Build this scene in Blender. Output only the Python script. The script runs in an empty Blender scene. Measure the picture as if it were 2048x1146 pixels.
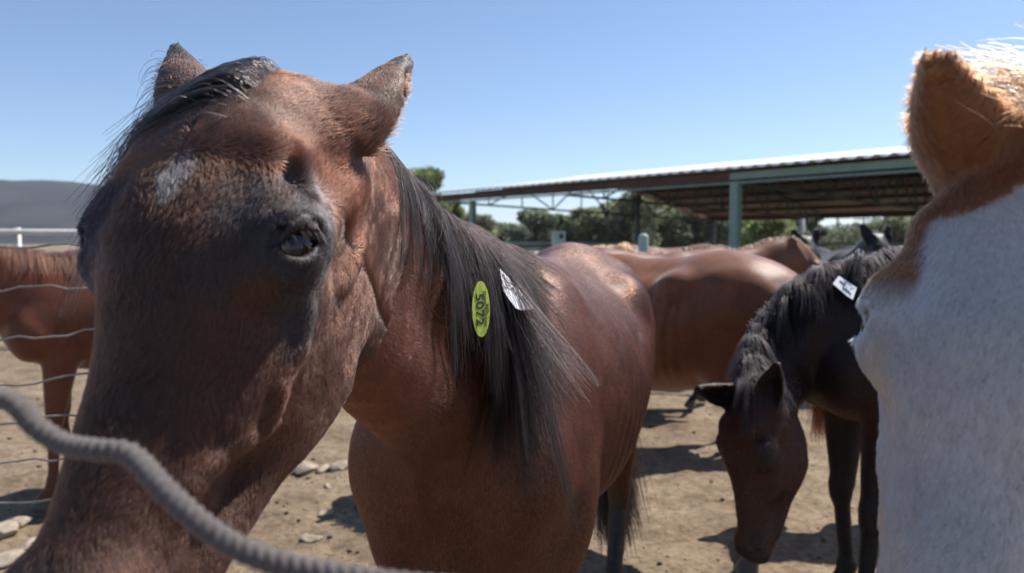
import bpy, math, random
import numpy as np
from mathutils import Vector, Matrix, noise as mnoise

# ------------------------------------------------------------------ camera, sky, sun, exposure
scene = bpy.context.scene
PITCH = math.radians(3.47)
FPX = 1450.0
CAMH = 1.45
cam_data = bpy.data.cameras.new('camera')
cam = bpy.data.objects.new('camera', cam_data)
scene.collection.objects.link(cam)
cam.location = (0, 0, CAMH)
cam.rotation_euler = (math.radians(90) - PITCH, 0, 0)
cam_data.sensor_width = 36
cam_data.lens = 36 * FPX / 2048
cam_data.clip_start = 0.02
cam_data.clip_end = 6000
cam_data.dof.use_dof = True
cam_data.dof.focus_distance = 1.0
cam_data.dof.aperture_fstop = 4.8
scene.camera = cam

SUN_TO = Vector((0.46, 0.34, 0.82)).normalized()      # direction towards the sun
world = bpy.data.worlds.new("World")
scene.world = world
world.use_nodes = True
wn = world.node_tree
sky = wn.nodes.new('ShaderNodeTexSky')
sky.sky_type = 'NISHITA'
sky.sun_disc = False
sky.sun_elevation = math.asin(SUN_TO.z)
sky.sun_rotation = math.atan2(SUN_TO.x, SUN_TO.y)
sky.altitude = 1800
sky.air_density = 1.0
sky.dust_density = 1.0
sky.ozone_density = 3.2
bg = wn.nodes['Background']
bg.inputs[1].default_value = 0.11
wn.links.new(sky.outputs[0], bg.inputs[0])
sun_data = bpy.data.lights.new('sun', 'SUN')
sun_data.energy = 5.0
sun_data.angle = math.radians(0.53)
sun_data.color = (1.0, 0.95, 0.88)
sun = bpy.data.objects.new('sun', sun_data)
scene.collection.objects.link(sun)
sun.rotation_euler = SUN_TO.to_track_quat('Z', 'Y').to_euler()
scene.view_settings.view_transform = 'Standard'
scene.view_settings.look = 'None'
scene.view_settings.gamma = 1
scene.view_settings.exposure = 0.5
scene.cycles.max_bounces = 6
scene.cycles.transparent_max_bounces = 6
scene.cycles.use_denoising = True

COL = scene.collection
PI = math.pi
rng = np.random.default_rng(7)
random.seed(7)


def P(px, py, d):
    """the world point seen at pixel (px, py) of the 2048 x 1146 frame, d metres along the view axis"""
    cx = (px - 1024) / FPX * d
    cy = (573 - py) / FPX * d
    return np.array([cx, d * math.cos(PITCH) + cy * math.sin(PITCH), CAMH - d * math.sin(PITCH) + cy * math.cos(PITCH)])


def proj(V):
    """world points -> pixel coordinates and depth"""
    x = V[:, 0]; y = V[:, 1]; z = V[:, 2] - CAMH
    d = y * math.cos(PITCH) - z * math.sin(PITCH)
    v = y * math.sin(PITCH) + z * math.cos(PITCH)
    return 1024 + FPX * x / d, 573 - FPX * v / d, d


# ------------------------------------------------------------------ object helpers
def tag(o, label=None, cat=None, group=None, kind=None):
    if label: o['label'] = label
    if cat: o['category'] = cat
    if group: o['group'] = group
    if kind: o['kind'] = kind
    return o


def empty(name, loc=(0, 0, 0), rz=0.0):
    o = bpy.data.objects.new(name, None)
    o.location = loc
    o.rotation_euler = (0, 0, rz)
    o.empty_display_size = 0.1
    COL.objects.link(o)
    return o


def mesh_obj(name, V, Fq, mat=None, parent=None, smooth=True, cols=None):
    """V (n,3) world points; Fq (m,k) array or list of faces; parent must be at identity or its transform is taken off"""
    me = bpy.data.meshes.new(name)
    V = np.asarray(V, np.float32)
    if isinstance(Fq, np.ndarray):
        m, k = Fq.shape
        me.vertices.add(len(V)); me.vertices.foreach_set('co', V.ravel())
        me.loops.add(m * k); me.loops.foreach_set('vertex_index', Fq.astype(np.int32).ravel())
        me.polygons.add(m); me.polygons.foreach_set('loop_start', np.arange(0, m * k, k, dtype=np.int32))
        me.polygons.foreach_set('loop_total', np.full(m, k, np.int32))
        me.update(calc_edges=True)
    else:
        me.from_pydata([tuple(map(float, v)) for v in V], [], [tuple(int(i) for i in f) for f in Fq])
        me.update()
    if smooth:
        me.polygons.foreach_set('use_smooth', np.ones(len(me.polygons), bool))
    if cols is not None:
        a = me.attributes.new('col', 'FLOAT_COLOR', 'POINT')
        c = np.ones((len(V), 4), np.float32); c[:, :3] = cols
        a.data.foreach_set('color', c.ravel())
    if mat: me.materials.append(mat)
    o = bpy.data.objects.new(name, me)
    COL.objects.link(o)
    if parent is not None:
        o.parent = parent
        bpy.context.view_layer.update()
        o.matrix_parent_inverse = parent.matrix_world.inverted()
    return o


class MB:
    """collects simple solids, then links them as one mesh object"""
    def __init__(s): s.V = []; s.F = []
    def add(s, V, F):
        b = len(s.V); s.V += [tuple(v) for v in V]; s.F += [tuple(b + i for i in f) for f in F]
    def box(s, c, size, M=None):
        hx, hy, hz = size[0] / 2, size[1] / 2, size[2] / 2
        vs = [Vector((x, y, z)) for x in (-hx, hx) for y in (-hy, hy) for z in (-hz, hz)]
        if M is not None: vs = [M @ v for v in vs]
        vs = [v + Vector(c) for v in vs]
        s.add(vs, [(0, 1, 3, 2), (4, 6, 7, 5), (0, 4, 5, 1), (2, 3, 7, 6), (0, 2, 6, 4), (1, 5, 7, 3)])
    def bar(s, a, b, w, h=None, up=Vector((0, 0, 1))):
        a = Vector(a); b = Vector(b); d = (b - a).normalized(); h = h or w
        side = d.cross(up)
        if side.length < 1e-4: side = Vector((1, 0, 0))
        side.normalize(); u2 = side.cross(d)
        vs = []
        for p in (a, b):
            for i, j in ((-1, -1), (1, -1), (1, 1), (-1, 1)):
                vs.append(p + side * (i * w / 2) + u2 * (j * h / 2))
        s.add(vs, [(0, 1, 2, 3), (7, 6, 5, 4), (0, 4, 5, 1), (1, 5, 6, 2), (2, 6, 7, 3), (3, 7, 4, 0)])
    def tube(s, pts, r, n=10, cap=True):
        pts = [Vector(p) for p in pts]
        rs = r if isinstance(r, (list, tuple, np.ndarray)) else [r] * len(pts)
        b = len(s.V); up = Vector((0, 0, 1)); ref = None
        for i, p in enumerate(pts):
            d = (pts[min(i + 1, len(pts) - 1)] - pts[max(i - 1, 0)]).normalized()
            if ref is None:
                ref = d.cross(up)
                if ref.length < .05: ref = d.cross(Vector((1, 0, 0)))
            ref = (ref - d * ref.dot(d)).normalized()
            q = d.cross(ref)
            for k in range(n):
                a = 2 * PI * k / n
                s.V.append(tuple(p + (ref * math.cos(a) + q * math.sin(a)) * rs[i]))
        for i in range(len(pts) - 1):
            for k in range(n):
                k2 = (k + 1) % n
                s.F.append((b + i * n + k, b + i * n + k2, b + (i + 1) * n + k2, b + (i + 1) * n + k))
        if cap:
            s.F.append(tuple(b + k for k in range(n))[::-1])
            s.F.append(tuple(b + (len(pts) - 1) * n + k for k in range(n)))
    def build(s, name, mat, parent=None, smooth=False, cols=None):
        return mesh_obj(name, s.V, s.F, mat, parent, smooth, cols)


# ------------------------------------------------------------------ signed distance fields -> one continuous mesh
def axis(*seg):
    out = []
    for a, b, h in seg:
        n = max(1, int(round((b - a) / h)))
        out.append(np.linspace(a, b, n, endpoint=False))
    out.append(np.array([seg[-1][1]]))
    return np.concatenate(out).astype(np.float32)


def unit(v):
    v = np.asarray(v, float); return v / np.linalg.norm(v)


def frame(x, z):
    """matrix whose rows are the axes: x exactly, z made square to it"""
    x = unit(x); y = unit(np.cross(z, x)); z = np.cross(x, y)
    return np.stack([x, y, z])


class Field:
    def __init__(s, X, Y, Z):
        s.X, s.Y, s.Z = X, Y, Z
        s.d = np.full((len(X), len(Y), len(Z)), 0.5, np.float32)

    def _sl(s, lo, hi):
        r = []
        for A, l, h in ((s.X, lo[0], hi[0]), (s.Y, lo[1], hi[1]), (s.Z, lo[2], hi[2])):
            i, j = np.searchsorted(A, l), np.searchsorted(A, h)
            if j <= i: return None
            r.append(slice(int(i), int(j)))
        return tuple(r)

    def _apply(s, sl, e, k, mode):
        cur = s.d[sl]
        if mode == 'sub':
            e = -e
            h = np.maximum(k - np.abs(cur - e), 0) / k
            s.d[sl] = np.maximum(cur, e) + h * h * k * .25
        else:
            h = np.maximum(k - np.abs(cur - e), 0) / k
            s.d[sl] = np.minimum(cur, e) - h * h * k * .25

    def ell(s, c, r, R=None, k=.03, mode='add'):
        """ellipsoid: centre, radii along the rows of R"""
        c = np.asarray(c, float); r = np.asarray(r, float)
        R = np.eye(3) if R is None else np.asarray(R)
        ext = np.sqrt(((R * r[:, None]) ** 2).sum(0)) + k * 1.3 + .01
        sl = s._sl(c - ext, c + ext)
        if sl is None: return
        x = s.X[sl[0]][:, None, None] - c[0]; y = s.Y[sl[1]][None, :, None] - c[1]; z = s.Z[sl[2]][None, None, :] - c[2]
        k0 = 0; k1 = 0
        for i in range(3):
            q = (x * R[i, 0] + y * R[i, 1] + z * R[i, 2]).astype(np.float32)
            k0 = k0 + (q / r[i]) ** 2; k1 = k1 + (q / r[i] ** 2) ** 2
        k0 = np.sqrt(k0); k1 = np.sqrt(k1) + 1e-9
        s._apply(sl, (k0 * (k0 - 1) / k1).astype(np.float32), k, mode)

    def cap(s, a, b, ra, rb, side=None, wa=1.0, wb=None, k=.03, mode='add'):
        """round cone from a to b; along `side` its radius is wa..wb times as large"""
        a = np.asarray(a, float); b = np.asarray(b, float)
        wb = wa if wb is None else wb
        m = max(ra, rb) * max(1, wa, wb) + k * 1.3 + .01
        sl = s._sl(np.minimum(a, b) - m, np.maximum(a, b) + m)
        if sl is None: return
        ax = b - a; L = np.linalg.norm(ax) + 1e-9; ax = ax / L
        x = s.X[sl[0]][:, None, None] - a[0]; y = s.Y[sl[1]][None, :, None] - a[1]; z = s.Z[sl[2]][None, None, :] - a[2]
        t = (x * ax[0] + y * ax[1] + z * ax[2]).astype(np.float32)
        tc = np.clip(t / L, 0, 1)
        rad = ra + (rb - ra) * tc
        if side is None or (wa == 1 and wb == 1):
            q2 = x * x + y * y + z * z - t * t
            e = np.sqrt(np.maximum(q2, 0) + (t - tc * L) ** 2) - rad
        else:
            sd = np.asarray(side, float); sd = sd - ax * sd.dot(ax); sd = unit(sd); up = np.cross(ax, sd)
            w = wa + (wb - wa) * tc
            p = (x * sd[0] + y * sd[1] + z * sd[2]) / w; q = x * up[0] + y * up[1] + z * up[2]
            rr = np.sqrt(p * p + q * q + (t - tc * L) ** 2) + 1e-6
            g = np.sqrt((p / w) ** 2 + q * q + (t - tc * L) ** 2) / rr
            e = (rr - rad) / np.maximum(g, .3)
        s._apply(sl, e.astype(np.float32), k, mode)

    def chain(s, pts, ra, wa, side, n=16, k=.03, mode='add'):
        """smooth tapering limb through pts: radii ra (in the plane square to side), width factors wa along side"""
        pts = np.asarray(pts, float); m = len(pts)
        u = np.linspace(0, m - 1, n + 1)
        def cr(A):
            A = np.asarray(A, float)
            A2 = np.concatenate([[2 * A[0] - A[1]], A, [2 * A[-1] - A[-2]]])
            i = np.minimum(u.astype(int), m - 2); f = u - i
            f = f[:, None] if A.ndim > 1 else f
            p0, p1, p2, p3 = A2[i], A2[i + 1], A2[i + 2], A2[i + 3]
            return .5 * (2 * p1 + (p2 - p0) * f + (2 * p0 - 5 * p1 + 4 * p2 - p3) * f ** 2 + (3 * p1 - 3 * p2 + p3 - p0) * f ** 3)
        Q = cr(pts); r = cr(ra); w = cr(wa)
        sd = cr(side) if np.ndim(side) > 1 else None
        for i in range(n):
            s.cap(Q[i], Q[i + 1], r[i], r[i + 1], sd[i] if sd is not None else side, w[i], w[i + 1], k=k, mode=mode)

    def mesh(s):
        """surface nets"""
        d = s.d; X, Y, Z = s.X, s.Y, s.Z
        ins = d < 0
        nx, ny, nz = d.shape
        acc = {}
        c = ins[:-1, :-1, :-1].astype(np.int8)
        tot = c.copy()
        for i in (0, 1):
            for j in (0, 1):
                for l in (0, 1):
                    if i + j + l: tot += ins[i:nx - 1 + i, j:ny - 1 + j, l:nz - 1 + l]
        act = np.argwhere((tot > 0) & (tot < 8))
        idx = np.full((nx - 1, ny - 1, nz - 1), -1, np.int32)
        idx[act[:, 0], act[:, 1], act[:, 2]] = np.arange(len(act))
        S = np.zeros((len(act), 3)); N = np.zeros(len(act))
        I, J, K = act.T
        G = (X, Y, Z)
        for ax in range(3):
            o = [a for a in range(3) if a != ax]
            for u in (0, 1):
                for v in (0, 1):
                    off = [0, 0, 0]; off[o[0]] = u; off[o[1]] = v
                    a = (I + off[0], J + off[1], K + off[2])
                    off[ax] = 1
                    b = (I + off[0], J + off[1], K + off[2])
                    da = d[a]; db = d[b]
                    cr = (da < 0) != (db < 0)
                    t = np.where(cr, da / np.where(cr, da - db, 1), 0)
                    for q in range(3):
                        pa = G[q][a[q]]; pb = G[q][b[q]]
                        S[:, q] += np.where(cr, pa + (pb - pa) * t, 0)
                    N += cr
        V = S / N[:, None]
        F = []
        for ax in range(3):
            sl = [slice(1, -1)] * 3; sl[ax] = slice(0, -1)
            s2 = [slice(1, -1)] * 3; s2[ax] = slice(1, None)
            A = ins[tuple(sl)]; B = ins[tuple(s2)]
            e = np.argwhere(A != B); inside = A[tuple(e.T)]
            base = e.copy()
            for q in range(3):
                if q != ax: base[:, q] += 1
            o1, o2 = (ax + 1) % 3, (ax + 2) % 3
            q4 = []
            for u, v in ((0, 0), (1, 0), (1, 1), (0, 1)):
                cc = base.copy(); cc[:, o1] -= u; cc[:, o2] -= v
                q4.append(idx[cc[:, 0], cc[:, 1], cc[:, 2]])
            q4 = np.stack(q4, 1)
            q4[~inside] = q4[~inside][:, ::-1]
            F.append(q4)
        F = np.concatenate(F)
        F = F[(F >= 0).all(1)]
        return V, F


def smooth_mesh(V, F, it=2, lam=.5):
    """Laplace smoothing over quad edges"""
    e = np.concatenate([F[:, [0, 1]], F[:, [1, 2]], F[:, [2, 3]], F[:, [3, 0]]])
    n = np.bincount(e[:, 0], minlength=len(V)) + np.bincount(e[:, 1], minlength=len(V))
    for _ in range(it):
        A = np.zeros_like(V)
        for q in range(3):
            A[:, q] = np.bincount(e[:, 0], V[e[:, 1], q], len(V)) + np.bincount(e[:, 1], V[e[:, 0], q], len(V))
        V = V + lam * (A / np.maximum(n, 1)[:, None] - V)
    return V


def normals(V, F):
    a = V[F[:, 2]] - V[F[:, 0]]; b = V[F[:, 3]] - V[F[:, 1]]
    n = np.cross(a, b)
    N = np.zeros_like(V)
    for q in range(3):
        for c in range(4):
            N[:, q] += np.bincount(F[:, c], n[:, q], len(V))
    return N / (np.linalg.norm(N, axis=1)[:, None] + 1e-12)


def sample(f, Q, grad=False):
    """trilinear distance (and gradient) of field f at points Q"""
    def at(Q):
        r = []; w = []
        for A, c in ((f.X, Q[:, 0]), (f.Y, Q[:, 1]), (f.Z, Q[:, 2])):
            i = np.clip(np.searchsorted(A, c) - 1, 0, len(A) - 2)
            t = np.clip((c - A[i]) / (A[i + 1] - A[i]), 0, 1)
            r.append(i); w.append(t)
        i, j, k = r; a, b, c = w; d = f.d
        return ((d[i, j, k] * (1 - c) + d[i, j, k + 1] * c) * (1 - b) + (d[i, j + 1, k] * (1 - c) + d[i, j + 1, k + 1] * c) * b) * (1 - a) + \
               ((d[i + 1, j, k] * (1 - c) + d[i + 1, j, k + 1] * c) * (1 - b) + (d[i + 1, j + 1, k] * (1 - c) + d[i + 1, j + 1, k + 1] * c) * b) * a
    d = at(Q)
    if not grad: return d
    G = np.zeros_like(Q); h = .006
    for q in range(3):
        o = np.zeros(3); o[q] = h
        G[:, q] = at(Q + o) - at(Q - o)
    return d, G / (np.linalg.norm(G, axis=1)[:, None] + 1e-9)


_tab = np.random.default_rng(3).random((32, 32, 32)).astype(np.float32)


def vnoise(Q, scale, off=0.0, oct=1):
    """value noise in -1..1 with features of the given size"""
    out = 0; amp = 1; tot = 0
    for o in range(oct):
        q = np.asarray(Q) / scale + off + o * 7.3
        i = np.floor(q).astype(int); t = q - i; t = t * t * (3 - 2 * t); i = i & 31; j = (i + 1) & 31
        x0, y0, z0 = i.T; x1, y1, z1 = j.T; a, b, c = t.T
        v = ((_tab[x0, y0, z0] * (1 - c) + _tab[x0, y0, z1] * c) * (1 - b) + (_tab[x0, y1, z0] * (1 - c) + _tab[x0, y1, z1] * c) * b) * (1 - a) + \
            ((_tab[x1, y0, z0] * (1 - c) + _tab[x1, y0, z1] * c) * (1 - b) + (_tab[x1, y1, z0] * (1 - c) + _tab[x1, y1, z1] * c) * b) * a
        out = out + amp * (v * 2 - 1); tot += amp; amp *= .5; scale = scale * .5
    return out / tot


def sstep(a, b, x):
    t = np.clip((x - a) / (b - a), 0, 1); return t * t * (3 - 2 * t)


def mixc(c, target, f):
    return c + (np.asarray(target)[None, :] - c) * np.asarray(f)[:, None]


# ------------------------------------------------------------------ materials
def new_mat(name):
    m = bpy.data.materials.new(name); m.use_nodes = True
    return m, m.node_tree, m.node_tree.nodes['Principled BSDF']


def ramp(nt, fac, stops):
    r = nt.nodes.new('ShaderNodeValToRGB')
    while len(r.color_ramp.elements) < len(stops): r.color_ramp.elements.new(.5)
    for e, (p, c) in zip(r.color_ramp.elements, stops): e.position = p; e.color = (*c, 1)
    nt.links.new(fac, r.inputs[0]); return r


def noise_node(nt, scale, detail=4, rough=.6, coord='Object', dist=0.0, vec_scale=None):
    tc = nt.nodes.new('ShaderNodeTexCoord'); n = nt.nodes.new('ShaderNodeTexNoise')
    n.inputs['Scale'].default_value = scale; n.inputs['Detail'].default_value = detail
    n.inputs['Roughness'].default_value = rough; n.inputs['Distortion'].default_value = dist
    src = tc.outputs[coord]
    if vec_scale:
        mp = nt.nodes.new('ShaderNodeMapping'); mp.inputs['Scale'].default_value = vec_scale
        nt.links.new(src, mp.inputs[0]); src = mp.outputs[0]
    nt.links.new(src, n.inputs['Vector']); return n


def bump(nt, bsdf, h, strength, dist):
    b = nt.nodes.new('ShaderNodeBump'); b.inputs['Strength'].default_value = strength; b.inputs['Distance'].default_value = dist
    nt.links.new(h, b.inputs['Height']); nt.links.new(b.outputs[0], bsdf.inputs['Normal']); return b


def simple_mat(name, c1, c2=None, scale=8, rough=.6, metal=0.0, bmp=0.0, bdist=.01, spec=.5):
    m, nt, b = new_mat(name)
    b.inputs['Roughness'].default_value = rough; b.inputs['Metallic'].default_value = metal
    b.inputs['Specular IOR Level'].default_value = spec
    n = noise_node(nt, scale)
    r = ramp(nt, n.outputs['Fac'], [(.35, c1), (.65, c2 or c1)])
    nt.links.new(r.outputs[0], b.inputs['Base Color'])
    if bmp: bump(nt, b, n.outputs['Fac'], bmp, bdist)
    return m


def coat_mat(name, rough=.5, streak=(60, 60, 14), bmp=.35, sheen=.25, spec=.35):
    m, nt, b = new_mat(name)
    a = nt.nodes.new('ShaderNodeAttribute'); a.attribute_name = 'col'
    n = noise_node(nt, 5.0, 5, .65, vec_scale=streak)
    n2 = noise_node(nt, 9.0, 3)
    mul = nt.nodes.new('ShaderNodeMix'); mul.data_type = 'RGBA'; mul.blend_type = 'MULTIPLY'; mul.inputs[0].default_value = 1
    r = ramp(nt, n.outputs['Fac'], [(.25, (.55, .55, .55)), (.75, (1.3, 1.3, 1.3))])
    nt.links.new(a.outputs['Color'], mul.inputs[6]); nt.links.new(r.outputs[0], mul.inputs[7])
    mul2 = nt.nodes.new('ShaderNodeMix'); mul2.data_type = 'RGBA'; mul2.blend_type = 'MULTIPLY'; mul2.inputs[0].default_value = 1
    r2 = ramp(nt, n2.outputs['Fac'], [(.3, (.8, .8, .8)), (.7, (1.15, 1.12, 1.1))])
    nt.links.new(mul.outputs[2], mul2.inputs[6]); nt.links.new(r2.outputs[0], mul2.inputs[7])
    nt.links.new(mul2.outputs[2], b.inputs['Base Color'])
    b.inputs['Roughness'].default_value = rough
    b.inputs['Specular IOR Level'].default_value = spec
    b.inputs['Sheen Weight'].default_value = sheen
    b.inputs['Sheen Roughness'].default_value = .4
    bump(nt, b, n.outputs['Fac'], bmp, .004)
    return m


def hair_mat(name, rough=.35, radial=.5, ior=1.5):
    m = bpy.data.materials.new(name); m.use_nodes = True
    nt = m.node_tree; nt.nodes.clear()
    a = nt.nodes.new('ShaderNodeAttribute'); a.attribute_name = 'col'
    h = nt.nodes.new('ShaderNodeBsdfHairPrincipled')
    h.parametrization = 'COLOR'
    h.inputs['Roughness'].default_value = rough; h.inputs['Radial Roughness'].default_value = radial
    h.inputs['IOR'].default_value = ior; h.inputs['Random Roughness'].default_value = .2
    o = nt.nodes.new('ShaderNodeOutputMaterial')
    nt.links.new(a.outputs['Color'], h.inputs['Color']); nt.links.new(h.outputs[0], o.inputs[0])
    return m


def hair_obj(name, pts, rad, col, mat, parent=None):
    """pts (n,k,3), rad (n,k) or (k,), col (n,3): one curves object"""
    n, k, _ = pts.shape
    hc = bpy.data.hair_curves.new(name)
    hc.add_curves([k] * n)
    hc.attributes['position'].data.foreach_set('vector', np.ascontiguousarray(pts, np.float32).ravel())
    ra = hc.attributes.get('radius') or hc.attributes.new('radius', 'FLOAT', 'POINT')
    rad = np.broadcast_to(np.asarray(rad, np.float32), (n, k))
    ra.data.foreach_set('value', np.ascontiguousarray(rad).ravel())
    ca = hc.attributes.new('col', 'FLOAT_COLOR', 'CURVE')
    c = np.ones((n, 4), np.float32); c[:, :3] = col
    ca.data.foreach_set('color', c.ravel())
    hc.materials.append(mat)
    o = bpy.data.objects.new(name, hc); COL.objects.link(o)
    if parent is not None:
        o.parent = parent
        bpy.context.view_layer.update()
        o.matrix_parent_inverse = parent.matrix_world.inverted()
    return o


def locks(M_, nguide, amount, seed, spread=1.0):
    """gathers strands into tapering locks round a few guide strands"""
    r = np.random.default_rng(seed); n, k, _ = M_.shape
    gi = r.choice(n, nguide, replace=False); R0 = M_[:, 0]
    best = np.zeros(n, int); bd = np.full(n, 1e9)
    for s_ in range(0, n, 2000):
        d = ((R0[s_:s_ + 2000, None] - R0[None, gi]) ** 2).sum(-1) + 1e-5 * r.random((len(R0[s_:s_ + 2000]), nguide))
        best[s_:s_ + 2000] = gi[d.argmin(1)]
    w = np.linspace(0, 1, k)[None, :, None] ** .8 * amount * (.3 + .9 * r.random((n, 1, 1)))
    return M_ * (1 - np.clip(w, 0, .95)) + M_[best] * np.clip(w, 0, .95)


def scatter(V, F, N, n, weight=None, r=rng):
    """random points on quads: positions, normals"""
    a = V[F[:, 2]] - V[F[:, 0]]; b = V[F[:, 3]] - V[F[:, 1]]
    A = np.linalg.norm(np.cross(a, b), axis=1)
    if weight is not None: A = A * weight
    cdf = np.cumsum(A); cdf /= cdf[-1]
    i = np.searchsorted(cdf, r.random(n))
    u = r.random((n, 1)); v = r.random((n, 1)); f = F[i]
    w = [(1 - u) * (1 - v), u * (1 - v), u * v, (1 - u) * v]
    Pp = sum(V[f[:, q]] * w[q] for q in range(4)); Nn = sum(N[f[:, q]] * w[q] for q in range(4))
    return Pp, Nn / (np.linalg.norm(Nn, axis=1)[:, None] + 1e-9)


def in_view(V, N, margin=160, back=.35):
    """faces the photograph's side of the animal shows, with a margin for other viewpoints"""
    x, y, d = proj(V)
    c = np.array([0, 0, CAMH]) - V; c /= np.linalg.norm(c, axis=1)[:, None]
    return (x > -margin) & (x < 2048 + margin) & (y > -margin) & (y < 1146 + margin) & (d > .1) & ((c * N).sum(1) > -back)


def coat_hair(name, V, F, N, n, flow, paint, length, radius, lift, mat, parent, mask=None, k=4, seed=1, var=.35, whirl=1.0):
    """short hair laid over the skin along flow(P) -> (n,3)"""
    r = np.random.default_rng(seed)
    fc = V[F].mean(1); fn = N[F].mean(1)
    w = in_view(fc, fn).astype(float)
    if mask is not None: w = w * mask(fc)
    Pp, Nn = scatter(V, F, N, n, w, r)
    D = flow(Pp)
    D = D - Nn * (D * Nn).sum(1)[:, None]; D /= np.linalg.norm(D, axis=1)[:, None] + 1e-9
    S = np.cross(Nn, D)
    ang = vnoise(Pp, .05, 1.7, 2)[:, None] * .5 + vnoise(Pp, .012, 4.1)[:, None] * .4 + r.normal(size=(n, 1)) * .16
    ang = ang * whirl
    D = D * np.cos(ang) + S * np.sin(ang)
    L = (length(Pp) if callable(length) else length) * (.65 + .6 * r.random(n))
    lf = (lift + r.normal(size=n) * .08)[:, None]
    t = np.linspace(0, 1, k)
    pts = Pp[:, None, :] + L[:, None, None] * (D[:, None, :] * t[None, :, None] + Nn[:, None, :] * (lf[:, None, :] * (t - .55 * t * t)[None, :, None] * 1.6)) - Nn[:, None, :] * .0006
    rad = radius(Pp)[:, None] * np.array([1, .95, .7, .15])[None, :k] if callable(radius) else radius * np.array([1, .95, .7, .15])[:k]
    col = np.clip(paint(Pp) * (1 + var * r.normal(size=(n, 1)) * .6 + .65 * var * vnoise(Pp, .008, 2.2)[:, None]), .002, .95)
    return hair_obj(name, pts, rad, col, mat, parent)


def strands(f, R0, D0, lens, steps, grav, stiff, off, clump=.0, seed=2, wave=.0):
    """long hair: grows from R0 along D0, bends to gravity, slides over the skin of field f"""
    r = np.random.default_rng(seed)
    n = len(R0); p = R0.copy(); d = D0.copy(); h = (lens / steps)[:, None]
    out = [p.copy()]
    g = np.broadcast_to(np.asarray(grav, float), (n, 3))
    ph = r.random((n, 1)) * 6
    for s_ in range(steps):
        st = stiff ** (1 if s_ else 1)
        wv = np.stack([vnoise(p, .05, 3.1 + q * 5) for q in range(3)], 1) * clump + np.stack([vnoise(R0 * 1.0 + s_ * .013, .015, 9.1 + q * 5) for q in range(3)], 1) * wave
        d = d * st + g * (1 - st) + wv
        d /= np.linalg.norm(d, axis=1)[:, None] + 1e-9
        p = p + d * h
        dd, G = sample(f, p, True)
        pen = np.maximum(off - dd, 0)[:, None]
        p = p + G * pen
        hit = (pen[:, 0] > 0)
        d[hit] -= G[hit] * np.minimum((d[hit] * G[hit]).sum(1), 0)[:, None] * 1.0
        out.append(p.copy())
    return np.stack(out, 1)

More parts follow.
